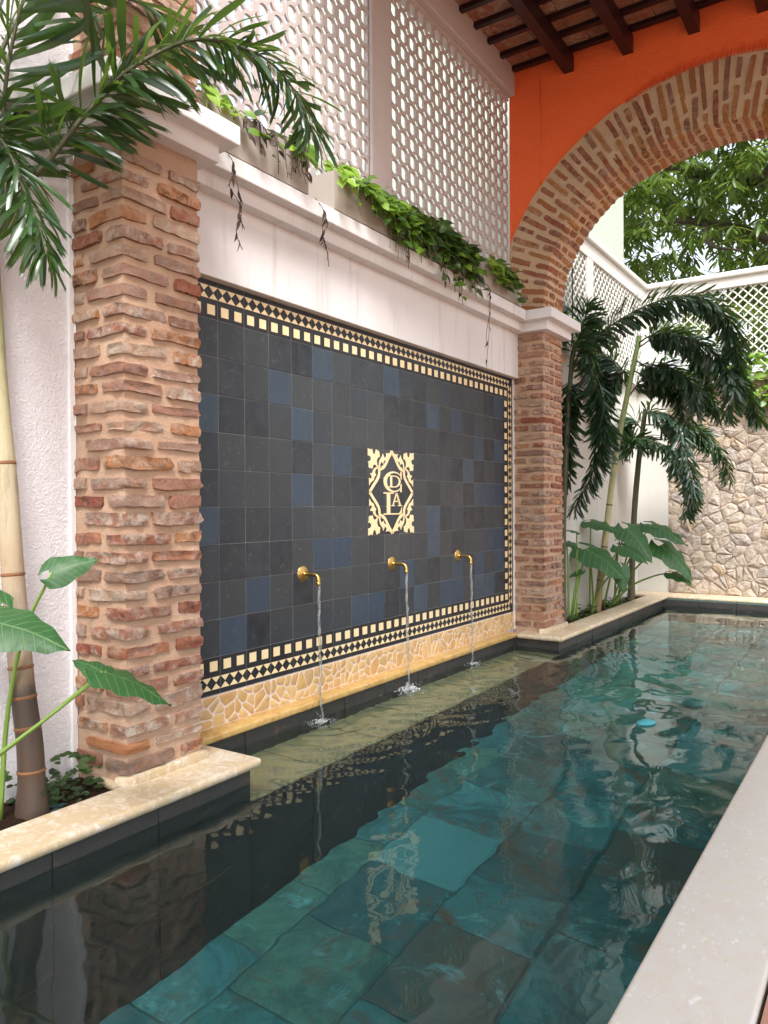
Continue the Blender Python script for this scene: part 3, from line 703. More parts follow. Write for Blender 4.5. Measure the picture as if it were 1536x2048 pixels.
# crest in the middle: nine tiles wide, cream ornament round the letters C D L A
E0y, E0z, ES = 7 * T, Z0 + 2 * T, .6
def eu(u, v_): return (E0y + u * ES, E0z - v_ * ES)
def stroke(pts, w):
    P = [Vector((p[0], p[1])) for p in pts]; L = []; R_ = []
    for i, p in enumerate(P):
        t_ = (P[min(i + 1, len(P) - 1)] - P[max(i - 1, 0)]).normalized(); nn = Vector((-t_.y, t_.x))
        ww = w[i] if isinstance(w, (list, tuple)) else w
        L.append(tuple(p + nn * ww / 2)); R_.append(tuple(p - nn * ww / 2))
    return L, R_
em = []
Q_flower = [(0, 0), (.03, .004), (.055, .015), (.082, .0), (.092, .03), (.105, .055), (.125, .062), (.145, .05), (.152, .025), (.165, .002), (.195, .016), (.23, .022), (.235, .06), (.242, .088), (.21, .092), (.185, .115), (.176, .15), (.19, .185), (.222, .205), (.2, .222), (.17, .195), (.145, .18), (.115, .18), (.096, .2), (.09, .232), (.06, .222), (.035, .226), (.008, .212), (.012, .18), (.0, .148), (.03, .146), (.055, .128), (.057, .102), (.035, .085), (0, .08)]
Q_leaf1 = [(.222, .205), (.222, .17), (.238, .125), (.268, .098), (.292, .078), (.302, .043), (.325, .072), (.342, .098), (.362, .082), (.382, .062), (.362, .032), (.400, .040), (.440, .030), (.425, .060), (.402, .092), (.372, .120), (.345, .124), (.325, .134), (.312, .166), (.288, .146), (.262, .150), (.245, .175), (.252, .202), (.285, .206), (.262, .222)]
Q_leaf2 = [(.205, .205), (.175, .205), (.128, .225), (.100, .250), (.086, .280), (.036, .284), (.060, .310), (.078, .328), (.055, .350), (.016, .338), (.018, .425), (.055, .388), (.112, .362), (.128, .322), (.165, .302), (.142, .282), (.142, .258), (.165, .232), (.195, .225)]
band = [(.5, .012), (.43, .085), (.37, .16), (.325, .2), (.27, .222), (.232, .232), (.228, .27), (.215, .315), (.175, .362), (.10, .43), (.028, .5)]
bs = [tuple(p) for p in [(v_.x, v_.y) for v_ in spline([(*p, 0) for p in band], 40)]]
for sx in (0, 1):
    for sy in (0, 1):
        fx = lambda p: eu((1 - p[0]) if sx else p[0], (1 - p[1]) if sy else p[1])
        for q in (Q_flower, Q_leaf1, Q_leaf2): em.append([fx(p) for p in q])
        L, R_ = stroke(bs, .042)
        for i in range(len(L) - 1): em.append([fx(p) for p in (L[i], L[i + 1], R_[i + 1], R_[i])])
def arcp(cx, cy_, rx, ry, a0, a1, n): return [(cx + rx * math.cos(math.radians(a0 + (a1 - a0) * i / n)), cy_ - ry * math.sin(math.radians(a0 + (a1 - a0) * i / n))) for i in range(n + 1)]
def ringp(o, i_): return [[o[k], o[k + 1], i_[k + 1], i_[k]] for k in range(len(o) - 1)]
C_ = ringp(arcp(.535, .372, .215, .125, 40, 320, 40), arcp(.560, .372, .170, .108, 44, 316, 40)) + [[(.690, .245), (.716, .245), (.716, .345), (.690, .325)], [(.690, .405), (.716, .392), (.716, .495), (.690, .495)]]
D_ = ringp(arcp(.545, .368, .145, .072, 90, -90, 26), arcp(.545, .368, .108, .060, 90, -90, 26)) + [[(.43, .296), (.545, .296), (.545, .308), (.43, .308)], [(.43, .428), (.545, .428), (.545, .44), (.43, .44)], [(.462, .306), (.502, .306), (.502, .43), (.462, .43)]]
L_ = [[(.315, .5), (.535, .5), (.535, .516), (.315, .516)], [(.385, .514), (.46, .514), (.46, .752), (.385, .752)], [(.315, .75), (.7, .75), (.72, .766), (.315, .766)], [(.72, .68), (.72, .766), (.655, .751), (.69, .728)]]
A_ = [[(.59, .505), (.612, .505), (.528, .655), (.508, .655)], [(.588, .505), (.612, .505), (.698, .655), (.655, .655)], [(.552, .60), (.648, .60), (.655, .614), (.545, .614)], [(.482, .653), (.558, .653), (.558, .664), (.482, .664)], [(.628, .653), (.72, .653), (.72, .664), (.628, .664)]]
em_o = ob('crest', flat([], .002, MT['cream_inlay'], 'crest') if False else flat(em, .0028, MT['cream_inlay'], 'crest'), fw)
for nm, q, dx in (('letter_c', C_, .0030), ('letter_d', D_, .0042), ('letter_l', L_, .0030), ('letter_a', A_, .0042)):
    ob(nm, flat([[eu(*p) for p in pl] for pl in q], dx, MT['cream_inlay'], nm), em_o)
# mosaic skirting and its ledge
box('mosaic_bed', MT['mosaic_grout'], fw, -.01, .002, -.42, 3.832, .125, .2965)
r = random.Random(2)
for pl in voronoi(-.41, 3.82, .134, .291, 52, 4, .6, 6, .0048, .22):
    pl = soften(pl, r, .2)
    me = stone_mesh('mosaic_stone', pl, lambda u, v_, h: (.002 + max(h, -.002), u, v_), .004, MT['mosaic_stone'], r, rough=.15)
    ob('mosaic_stone', me, fw)
box('ledge', MT['ledge_yellow'], fw, -.01, .112, -.262, 3.632, .088, .128, .01, 3, 40)

# ------------------------------------------------------------------ brass spouts and their water
ORD = ('nearest to the viewer', 'in the middle, below the cream crest', 'farthest away, by the far pillar')
for i, (hx, hy) in enumerate(HITS):
    y = hy - .005; z = .888
    th = thing('spout', 'brass wall spout on the dark tiles, ' + ORD[i], 'spout', (0, y, z), 'brass spouts')
    n = 48; m = MB()
    for rr_, xx in ((.0, .014), (.016, .014), (.024, .011), (.040, .008), (.046, .0055), (.050, .003), (.050, .0)):
        for j in range(n):
            a = 2 * math.pi * j / n; R0 = rr_ * (1 + (.05 * abs(math.sin(a * 8)) if rr_ > .03 else 0)); m.v.append((xx + (.002 * math.cos(a * 16) if .03 < rr_ < .05 else 0), y + R0 * math.cos(a), z + R0 * math.sin(a)))
    for q in range(6):
        for j in range(n): m.f.append((q * n + j, q * n + (j + 1) % n, (q + 1) * n + (j + 1) % n, (q + 1) * n + j))
    m.ob('rosette', MT['brass'], th, 0)
    path = spline([(.005, y, z), (.05, y, z), (.092, y, z - .001), (.114, y, z - .010), (.121, y, z - .030), (.122, y, z - .050)], 18)
    MB().tube(path, .0125, 14).ob('pipe', MT['brass'], th, 50)
    MB().lathe([(.0, 0), (.0135, 0), (.0148, .003), (.0148, .013), (.013, .016), (.012, .018)], (.122, y, z - .062), (0, 0, 1), 16).ob('nozzle', MT['brass'], th, 40)
    MB().lathe([(.016, 0), (.0165, .004), (.0145, .012), (.0125, .014)], (.012, y, z), (1, 0, 0), 16).ob('collar', MT['brass'], th, 40)
    ws = thing('water_jet', 'thin stream of water falling from the spout ' + ORD[i], 'water', (hx, hy, 0), 'water jets')
    rr = random.Random(40 + i); path = []; rad = []
    for k in range(46):
        u = k / 45; zz = z - .060 - (z - .065) * u
        path.append((.123 + .014 * u + .005 * math.sin(u * 21 + i) * u, y + .007 * math.sin(u * 15 + i * 2) * (u + .15) + .003 * math.sin(u * 47), zz)); rad.append((.0098 - .0030 * u) * (1 + (.22 * math.sin(u * 60 + i) + .22 * math.sin(u * 97 + 2 * i)) * min(1, u * 3)))
    mb = MB(); mb.tube(path, rad, 8); mb.ob('stream', MT['falling_water'], ws, 0)
    mb = MB(); path = [(p[0] + .004 * math.sin(k * .8), p[1] + .006 * math.cos(k * .7), p[2]) for k, p in enumerate(path)]; mb.tube(path, [q * .45 for q in rad], 6); mb.ob('strand', MT['falling_water'], ws, 0)
    s = (.9, 1.6, .8)[i]; m = MB()
    for q in range(int(46 * s)):        # crown of spray
        a = rr.uniform(0, 6.28); d = abs(rr.gauss(0, .022)) * s; h = rr.uniform(.006, .034) * s * math.exp(-d * 22)
        w = rr.uniform(.0018, .0042) * s; t_ = .5 + d * 14
        m.lathe([(w, -.003), (w * .8, h * .4), (w * .45, h * .75), (.0004, h)], (max(.072, hx + d * math.cos(a)), hy + d * math.sin(a), 0), (t_ * math.cos(a), t_ * math.sin(a), 1), 6)
    tag(m.ob('splash', MT['foam'], ws, 0), kind='stuff')
    m = MB()
    for q in range(int(70 * s)):        # bubbles and foam flakes
        a = rr.uniform(0, 6.28); d = (.012 + abs(rr.gauss(0, .045))) * s; R0 = rr.uniform(.0012, .0042)
        m.lathe([(R0, -.002), (R0 * .9, R0 * .35), (R0 * .5, R0 * .7), (.0002, R0 * .8)], (max(.075, hx + d * math.cos(a)), hy + d * 1.5 * math.sin(a), .0015), (0, 0, 1), 6)
    tag(m.ob('foam', MT['foam'], ws, 0), kind='stuff')
    for q in range(int(9 * s)):
        a = rr.uniform(0, 6.28); d = rr.uniform(.03, .14) * s; R0 = rr.uniform(.0015, .0035)
        MB().lathe([(.0002, -R0), (R0 * .7, -R0 * .7), (R0, 0), (R0 * .7, R0 * .7), (.0002, R0)], (max(.08, hx + d * math.cos(a)), hy + d * math.sin(a), rr.uniform(.006, .06) * s), (0, 0, 1), 6).ob('droplet', MT['foam'], ws, 0)

# ================================================================== WHITE WALLS, SCREENS
lw = thing('stucco_wall', 'rough white stucco wall behind the near palm', 'wall', (-.2, -3.2, 0))
box('wall', MT['stucco'], lw, -.40, -.045, -7.0, -.845, 0, 5.6)
box('corner_trim', MT['cap_white'], lw, -.047, -.030, -.872, -.842, .06, 2.915, .004)
box('string_course', MT['cap_white'], lw, -.047, .03, -7.0, -1.0, 2.96, 3.09, .01)
def lattice_cell(p, kind, n=24):
    """one pierced cell in (u,v): list of (outer, front hole, back hole) radii per angle"""
    out = []
    for j in range(n):
        a = 2 * math.pi * (j + .5) / n; c, s = math.cos(a), math.sin(a); ro = .5 * p / max(abs(c), abs(s))
        if kind == 'quatrefoil':
            ri = p * (.335 - .055 * math.cos(2 * a) - .022 * math.cos(4 * a)); R0 = .175 * p; d = abs(c) + abs(s)
            # small round hole at the cell corner
            k = abs(abs(c) - abs(s)) / math.sqrt(2); D_ = math.sqrt(.5) * p; b = D_ * (abs(c) + abs(s)) / math.sqrt(2)
            disc = R0 * R0 - (D_ * k) ** 2
            if disc > 0: ro = min(ro, b - math.sqrt(disc))
            rf_ = ri + .022 * p
        else:
            ri = .40 * p / (abs(c) + abs(s)) * (1 + .10 * math.cos(4 * a)); lim = (1 - .40) * p / (abs(c) + abs(s)); ro = min(ro, max(lim, ri + .03 * p)); rf_ = ri + .012 * p
        out.append((a, ro, rf_, ri))
    return out
def lattice(name, mat, parent, p, nu, nv, mp, kind, depth=.016, step=.006):
    cell = lattice_cell(p, kind); n = len(cell); v = []; f = []
    for i in range(nu):
        for j in range(nv):
            cu, cv = (i + .5) * p, (j + .5) * p; k0 = len(v)
            for lev in range(6):
                for a, ro, rf_, ri in cell:
                    R0 = (ro, rf_, rf_, ri, ri, ro)[lev]; d = (0, 0, step, step, depth, depth)[lev]
                    v.append(mp(cu + R0 * math.cos(a), cv + R0 * math.sin(a), -d))
            for lev in range(5):
                for q in range(n):
                    a = k0 + lev * n + q; b = k0 + lev * n + (q + 1) % n; f.append((a, b, b + n, a + n))
            for q in range(n): # walls of the corner holes
                if cell[q][1] < .4999 * p / max(abs(math.cos(cell[q][0])), abs(math.sin(cell[q][0]))) or cell[(q + 1) % n][1] < .4999 * p / max(abs(math.cos(cell[(q + 1) % n][0])), abs(math.sin(cell[(q + 1) % n][0]))):
                    a = k0 + q; b = k0 + (q + 1) % n; f.append((a, k0 + 5 * n + q, k0 + 5 * n + (q + 1) % n, b))
    return ob(name, mesh(name, v, f, mat), parent)
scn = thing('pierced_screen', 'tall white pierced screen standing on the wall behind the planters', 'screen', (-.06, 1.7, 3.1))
sm_ = MT['screen_white_shaded']
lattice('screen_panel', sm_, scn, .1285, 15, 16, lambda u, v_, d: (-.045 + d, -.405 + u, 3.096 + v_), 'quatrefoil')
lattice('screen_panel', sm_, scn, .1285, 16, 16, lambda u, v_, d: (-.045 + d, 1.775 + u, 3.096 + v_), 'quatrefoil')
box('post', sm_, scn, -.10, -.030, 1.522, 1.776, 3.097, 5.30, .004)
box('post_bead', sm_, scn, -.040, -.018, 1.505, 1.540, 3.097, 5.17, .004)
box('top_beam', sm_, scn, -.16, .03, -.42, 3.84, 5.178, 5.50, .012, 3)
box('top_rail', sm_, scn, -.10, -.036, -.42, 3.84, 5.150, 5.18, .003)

# ------------------------------------------------------------------ far court: side wall, end wall, parapets, tower
sw = thing('garden_wall', 'smooth white wall behind the far palms with a lattice parapet on top', 'wall', (-.1, 6, 0))
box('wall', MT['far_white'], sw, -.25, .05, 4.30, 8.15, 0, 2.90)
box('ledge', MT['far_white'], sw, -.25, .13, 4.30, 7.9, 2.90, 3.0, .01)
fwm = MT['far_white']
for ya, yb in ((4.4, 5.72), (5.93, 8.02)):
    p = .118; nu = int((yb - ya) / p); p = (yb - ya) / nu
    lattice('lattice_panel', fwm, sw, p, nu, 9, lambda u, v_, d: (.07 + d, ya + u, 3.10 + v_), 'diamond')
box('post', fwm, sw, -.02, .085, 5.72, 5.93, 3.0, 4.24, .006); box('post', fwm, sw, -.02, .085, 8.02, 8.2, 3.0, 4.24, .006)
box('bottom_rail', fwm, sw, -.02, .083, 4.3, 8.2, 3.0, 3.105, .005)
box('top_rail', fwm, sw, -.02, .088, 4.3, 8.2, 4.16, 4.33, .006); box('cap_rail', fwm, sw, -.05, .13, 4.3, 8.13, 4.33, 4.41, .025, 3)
ew = thing('stone_wall', 'rubble stone wall at the far end of the pool with lattice parapet', 'wall', (1.7, 8, 0))
box('mortar_face', MT['stone_mortar'], ew, .46, 4.5, 7.872, 8.3, .05, 2.88)
box('plaster_return', MT['far_white'], ew, .045, .462, 7.862, 8.3, .05, 2.88, .004)
r = random.Random(12); cells = voronoi(.462, 2.75, .12, 2.88, 14, 28, .62, 31, .0035, .24)
for pl in cells:
    pl = soften(pl, r, .09, .004); cx = sum(q[0] for q in pl) / len(pl)
    if cx > 2.72: continue
    h = r.uniform(.008, .024)
    ob('stone', stone_mesh('stone', pl, lambda u, v_, hh: (u, 7.868 - hh, v_), h, MT['wall_stone'], r, rough=.55), ew)
box('ledge', fwm, ew, .10, 4.5, 7.80, 8.4, 2.88, 2.965, .012)
for xa, xb in ((.22, 4.4),):
    p = .125; nu = int((xb - xa) / p)
    lattice('lattice_panel', fwm, ew, p, nu, 10, lambda u, v_, d: (xa + u, 8.20 - d, 2.97 + v_), 'diamond')
box('top_rail', fwm, ew, .08, 4.5, 8.17, 8.25, 4.20, 4.33, .006); box('cap_rail', fwm, ew, .05, 4.5, 8.13, 8.30, 4.33, 4.41, .025, 3)
box('post', fwm, ew, .06, .24, 8.165, 8.26, 2.93, 4.24, .006)
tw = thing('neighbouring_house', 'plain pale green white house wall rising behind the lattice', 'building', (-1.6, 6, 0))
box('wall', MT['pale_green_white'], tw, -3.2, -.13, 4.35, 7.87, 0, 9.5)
box('roof', MT['terracotta'], tw, -3.4, -.05, 4.2, 8.0, 9.5, 9.62)

# ================================================================== PLANTS
def frame(base, d, up, s=1.0, roll=0.0, sx=None, sy=None):
    """matrix with local X along d, local Z close to up"""
    d = Vector(d).normalized(); up = Vector(up); z = up - d * up.dot(d)
    if z.length < 1e-3: z = d.orthogonal()
    z.normalize(); y = z.cross(d)
    R = Matrix(((d.x, y.x, z.x, 0), (d.y, y.y, z.y, 0), (d.z, y.z, z.z, 0), (0, 0, 0, 1)))
    return Matrix.Translation(base) @ R @ Matrix.Rotation(roll, 4, 'X') @ Matrix.Diagonal((sx or s, sy or s, s, 1))
def leaflet_geo(seed, w=.085, droop=.25, jag=True, n=6):
    r = random.Random(seed); v = []; f = []
    for i in range(n + 1):
        t = i / n; ww = w * (.18 + .82 * math.sin(min(1, t * 1.25) * math.pi * .5)) * (1 if t < .75 else 1 - .25 * (t - .75) / .25)
        z = -droop * t * t; sway = .05 * math.sin(t * 3 + seed)
        for s in (-1, 0, 1): v.append((t, s * ww + sway * t, z + (abs(s)) * ww * .28))
    for i in range(n):
        for s in (0, 1): a = i * 3 + s; f.append((a, a + 1, a + 4, a + 3))
    k = n * 3; m = len(v)
    if jag:   # torn tip with a few teeth
        for q, (a, b) in enumerate(((k, k + 1), (k + 1, k + 2))):
            va, vb = v[a], v[b]
            for c in range(2):
                t0, t1 = c / 2, (c + 1) / 2
                p0 = [va[i] + (vb[i] - va[i]) * t0 for i in range(3)]; p1 = [va[i] + (vb[i] - va[i]) * t1 for i in range(3)]
                tip = [(p0[i] + p1[i]) / 2 for i in range(3)]; tip[0] += r.uniform(.04, .17); tip[2] -= .05
                j = len(v); v += [tuple(p0), tuple(p1), tuple(tip)]; f.append((j, j + 1, j + 2))
    else:
        v.append((1.12, v[k + 1][1], -droop * 1.2)); f += [(k, k + 1, m), (k + 1, k + 2, m)]
    return v, f
def frond_leaves(pts, n, L, seed, spread=1.5, start=.16, sweep=.62, fall=.32, taper=.5):
    r = random.Random(seed); S = spline(pts, 60); out = []
    for i in range(n):
        t = start + (1 - start) * (i + r.random() * .6) / n; k = min(59, int(t * 60)); p = S[k].lerp(S[k + 1], t * 60 - k if t * 60 - k <= 1 else 1); tan = (S[min(60, k + 1)] - S[max(0, k - 1)]).normalized()
        side = tan.cross(Vector((0, 0, 1)));
        if side.length < .1: side = Vector((1, 0, 0))
        side.normalize(); upv = side.cross(tan)
        a = (1 if i % 2 else -1) * r.uniform(.25, spread)
        rad = upv * math.cos(a) + side * math.sin(a)
        sw = sweep * r.uniform(.75, 1.25) + .35 * t
        d = (tan * math.sin(sw) + rad * math.cos(sw)); d.z -= fall * r.uniform(.5, 1.4); d.normalize()
        l = L * r.uniform(.8, 1.15) * (1 - taper * max(0, (t - .55) / .45)) * (.75 + .25 * min(1, t / .3))
        out.append((p, d, (upv + rad * .3 + Vector((r.gauss(0, .3), r.gauss(0, .3), 0))), l, r.gauss(0, .4)))
    return S, out
def palm_trunk(th, pts, radii, mat, rings, ring_mat):
    S = spline(pts, 40); rad = [radii[0] + (radii[1] - radii[0]) * (k / 40) for k in range(41)]
    rad[0] *= 1.28; rad[1] *= 1.18; rad[2] *= 1.1
    o = MB().tube(S, rad, 18).ob('trunk', mat, th, 50)
    for t in rings:
        k = int(t * 40); d = (S[min(40, k + 1)] - S[max(0, k - 1)]).normalized(); R0 = rad[k]
        MB().lathe([(R0 * .98, -.010), (R0 * 1.05, -.005), (R0 * 1.07, 0), (R0 * 1.0, .006), (R0 * .98, .010)], S[k], d, 18).ob('ring', ring_mat, o, 40)
    return o
# --- the near palm, leaflet by leaflet
np_ = thing('palm_tree', 'tall palm with pale ringed trunk and arching fronds in the near bed', 'palm', (.17, -1.19, .09))
t = NT('ring_brown'); p = t.pos(); MT['ring_brown'] = t.done(t.mix(t.noise(p, 30), (.16, .06, .025), (.26, .12, .05)), .7)
palm_trunk(np_, [(.17, -1.19, .05), (.16, -1.19, .34), (.13, -1.2, .57), (.09, -1.21, .97), (.06, -1.22, 1.41), (.03, -1.23, 1.73), (.0, -1.24, 2.22), (-.01, -1.24, 2.40)], (.054, .031), MT['palm_trunk'], (.108, .203, .291, .342, .46, .60), MT['ring_brown'])
LM = [mesh('leaflet', *leaflet_geo(s, (.050, .060, .056, .070)[s % 4], (.1, .22, .34, .28)[s % 4]), MT['palm_leaf'], 0) for s in range(8)]
NF = [
    ([(-.01, -1.24, 2.34), (.09, -1.19, 2.53), (.22, -1.12, 2.69), (.34, -1.06, 2.84), (.43, -1.01, 2.94), (.52, -.97, 3.02), (.70, -.86, 3.12), (.85, -.78, 3.11), (1.01, -.70, 3.02), (1.12, -.65, 2.86), (1.16, -.64, 2.74)], 150, .245, 3.0, .20),
    ([(-.01, -1.24, 2.38), (.02, -1.25, 2.57), (.08, -1.24, 2.72), (.12, -1.25, 2.90), (.17, -1.25, 3.08), (.25, -1.23, 3.29), (.38, -1.18, 3.48), (.58, -1.08, 3.59)], 58, .35, 2.6, .16),
    ([(-.01, -1.24, 2.38), (-.02, -1.31, 2.66), (.09, -1.31, 2.77), (.21, -1.29, 2.66), (.32, -1.29, 2.48), (.42, -1.30, 2.33), (.50, -1.32, 2.20)], 64, .22, 3.0, .22),
    ([(-.01, -1.24, 2.38), (-.06, -1.23, 2.86), (-.00, -1.14, 3.28), (.13, -.99, 3.47), (.33, -.81, 3.45), (.42, -.70, 3.39)], 30, .36, 2.4, .25),
]
for i, (pts, n, L, sp_, st_) in enumerate(NF):
    S, lv = frond_leaves(pts, n, L, 60 + i, sp_, st_, .55, .22, .35)
    o = MB().tube(S, [.013 - .010 * k / 60 for k in range(61)], 8).ob('frond', MT['stem_dark'], np_, 0)
    rr = random.Random(i)
    for b, d, up, l, roll in lv: ob('leaflet', rr.choice(LM), o, frame(b, d, up, l, roll))
EX = []
for i, (pts, n, L, sp_, st_) in enumerate(NF):      # the finer leaflets between the large ones
    EX += frond_leaves(pts, (70, 24, 90, 20)[i], L * .8, 90 + i, sp_, st_, .5, .30, .35)[1]
# --- far palms: leaflets of a frond joined, they are a few pixels each
def joined(name, parent, items, variants, mat):
    V = []; F = []; rr = random.Random(len(items))
    for b, d, up, l, roll in items:
        v, f = rr.choice(variants); M = frame(b, d, up, l, roll); k = len(V)
        V += [tuple(M @ Vector(p)) for p in v]; F += [tuple(k + i for i in q) for q in f]
    return ob(name, mesh(name, V, F, mat, 0), parent)
FV = [leaflet_geo(s, (.055, .07, .085)[s % 3], (.15, .3, .45)[s % 3], True, 4) for s in range(6)]
tag(joined('leaflets', np_, EX, [leaflet_geo(s, (.045, .055, .065)[s % 3], (.2, .35, .5)[s % 3]) for s in range(6)], MT['palm_leaf']), kind='stuff')
far = [
    ('dark stemmed palm right beside the far brick pillar, with a frond arching over the others', 'cane_dark', (.030, .022), [(.15, 4.72, .06), (.15, 4.74, 1.05), (.18, 4.76, 1.98), (.23, 4.78, 2.76), (.26, 4.8, 2.96)], [
        [(.22, 4.8, 2.71), (.29, 4.8, 3.01), (.36, 4.8, 3.21), (.40, 4.8, 3.37)],
        [(.24, 4.8, 2.71), (.31, 4.9, 2.98), (.44, 5.0, 3.09), (.74, 5.1, 3.28), (1.0, 5.2, 3.39), (1.31, 5.3, 3.42), (1.53, 5.4, 3.3), (1.66, 5.5, 3.07), (1.68, 5.6, 2.78), (1.71, 5.7, 2.56), (1.78, 5.8, 2.36), (1.84, 5.9, 2.18)],
        [(.23, 4.8, 2.76), (.37, 4.82, 2.9), (.46, 4.83, 2.5), (.54, 4.85, 2.22), (.52, 4.87, 1.94), (.42, 4.88, 1.65), (.21, 4.9, 1.27)],
        [(.22, 4.8, 2.71), (.17, 4.85, 2.41), (.12, 4.9, 1.99), (.10, 4.95, 1.57)]]),
    ('pale stemmed palm leaning right in the middle of the far bed', 'cane_pale', (.040, .026), [(.16, 5.75, .06), (.28, 5.75, 1.02), (.40, 5.75, 1.93), (.51, 5.75, 2.47), (.66, 5.75, 3.18)], [
        [(.62, 5.75, 3.08), (.79, 5.69, 3.15), (1.02, 5.63, 3.13), (1.36, 5.57, 2.96), (1.57, 5.52, 2.7), (1.66, 5.46, 2.48), (1.63, 5.4, 2.19)],
        [(.60, 5.75, 2.92), (.79, 5.69, 2.81), (1.02, 5.62, 2.77), (1.25, 5.56, 2.56), (1.30, 5.5, 2.26)],
        [(.56, 5.75, 2.76), (.42, 5.81, 2.83), (.26, 5.88, 2.69), (.18, 5.94, 2.35), (.22, 6.0, 2.07)],
        [(.58, 5.75, 2.81), (.80, 5.86, 2.69), (1.04, 5.97, 2.68), (1.28, 6.09, 2.51), (1.41, 6.2, 2.29)],
        [(.50, 5.8, 2.50), (.70, 5.9, 2.74), (.95, 6.0, 2.60), (1.10, 6.1, 2.25)],
        [(.52, 5.8, 2.6), (.36, 5.7, 2.95), (.24, 5.7, 2.92), (.16, 5.75, 2.6)],
        [(.61, 5.75, 3.03), (.91, 5.84, 3.20), (1.15, 5.92, 3.10), (1.28, 6.01, 2.80), (1.30, 6.1, 2.45)]]),
    ('dark stemmed palm in front of the corner of the stone wall', 'cane_dark', (.040, .028), [(.20, 7.0, .06), (.24, 7.0, 1.1), (.30, 7.0, 1.82), (.35, 7.0, 2.22), (.39, 7.0, 2.51)], [
        [(.35, 7.0, 2.32), (.46, 6.93, 2.47), (.76, 6.87, 2.37), (.87, 6.8, 2.05), (.97, 6.73, 1.7), (1.02, 6.67, 1.44), (.96, 6.6, 1.18)],
        [(.35, 7.0, 2.0), (.22, 6.92, 2.06), (.34, 6.85, 2.13), (.71, 6.78, 2.0), (.84, 6.7, 1.7)],
        [(.36, 7.0, 2.32), (.62, 7.04, 2.3), (.88, 7.08, 2.26), (1.05, 7.12, 2.15), (1.24, 7.16, 1.93), (1.34, 7.2, 1.62)],
        [(.35, 7.0, 2.25), (.24, 7.0, 2.39), (.14, 7.0, 2.27), (.10, 7.0, 1.95)]]),
]
for i, (lab, tm_, rd, tp, fr_) in enumerate(far):
    th = thing('palm_tree', lab, 'palm', tp[0], 'palms in the far bed')
    palm_trunk(th, tp, rd, MT[tm_], (.1, .22, .34, .46), MT['stem_dark'])
    for j, pts in enumerate(fr_):
        Ln = sum((Vector(b) - Vector(a)).length for a, b in zip(pts, pts[1:]))
        S, lv = frond_leaves(pts, int(235 * Ln), .215, 200 + i * 10 + j, 3.1, .13, .45, .30, .35)
        o = MB().tube(S, [.010 - .007 * k / 60 for k in range(61)], 6).ob('frond', MT['stem_dark'], th, 0)
        tag(joined('leaflets', o, lv, FV, MT['far_palm_leaf']), kind='stuff')
# --- elephant ears
def ear_geo(seed, n=11):
    """heart shaped blade, unit length along X from the stalk, with lobes behind it, ribs and a wavy margin"""
    r = random.Random(seed); v = []; f = []; m = 9
    for i in range(n + 1):
        t = -.28 + 1.28 * i / n
        if t < 0: hw = .40 * math.sqrt(max(0, 1 - ((t + .0) / .285) ** 2)) * .95 + .0
        else: hw = .40 * (1 - t ** 1.6) ** .9
        gap = .05 * (-t / .28) if t < 0 else 0
        for j in range(m):
            s = -1 + 2 * j / (m - 1)
            y = math.copysign(gap * .6 + (hw - gap * .6) * abs(s), s) if (t < 0 and s) else hw * s
            rib = .012 * math.cos((t * 1.1 + abs(s) * .30) * 42) * (1 - abs(s)) * 1.2
            z = -.20 * t * t - .10 * abs(s) ** 1.5 * hw / .4 + .035 * math.sin(t * 15 + seed + 2.5 * s) * abs(s) ** 2 + rib + .045 * abs(s) * hw
            v.append((t, y, z))
    for i in range(n):
        for j in range(m - 1):
            if v[i * m + j][0] < -.02 and j in (m // 2 - 1, m // 2) and i < 2: continue
            a = i * m + j; f.append((a, a + 1, a + m + 1, a + m))
    return v, f
EV = [mesh('leaf', *ear_geo(s), MT['ear_leaf'], 0) for s in range(5)]
def ear_plant(name, label, base, leaves, group=None, rstem=.008):
    th = thing(name, label, 'plant', base, group); rr = random.Random(len(leaves))
    for (b, tip, path, up) in leaves:
        L = (Vector(tip) - Vector(b)).length
        S = spline(path, 14); o = MB().tube(S, [rstem * (1.35 - .7 * k / 14) for k in range(15)], 8).ob('stalk', MT['stem_green'], th, 0)
        ob('leaf', rr.choice(EV), o, frame(b, Vector(tip) - Vector(b), up, L))
ear_plant('elephant_ear_plant', 'broad leaved elephant ear plant beside the near palm trunk', (.14, -1.36, .09), [
    ((.33, -1.20, 1.05), (.43, -1.07, 1.11), [(.13, -1.30, .08), (.14, -1.27, .5), (.21, -1.24, .82), (.33, -1.20, 1.05)], (.55, -.80, .45)),
    ((.33, -1.42, .89), (.58, -1.30, .83), [(.13, -1.42, .08), (.14, -1.43, .43), (.22, -1.42, .72), (.33, -1.42, .89)], (.30, -.45, .85)),
    ((.59, -1.15, .69), (.78, -.99, .60), [(.16, -1.62, .08), (.26, -1.58, .28), (.46, -1.30, .54), (.59, -1.15, .69)], (.10, -.12, 1.0)),
    ((.58, -1.16, .69), (.46, -1.20, .75), [(.15, -1.60, .07), (.25, -1.57, .27), (.45, -1.31, .53), (.58, -1.16, .69)], (.15, -.25, 1.0)),
    ((.18, -1.33, .93), (.06, -1.45, 1.02), [(.10, -1.38, .08), (.11, -1.37, .5), (.18, -1.33, .93)], (.4, -.5, .7))])
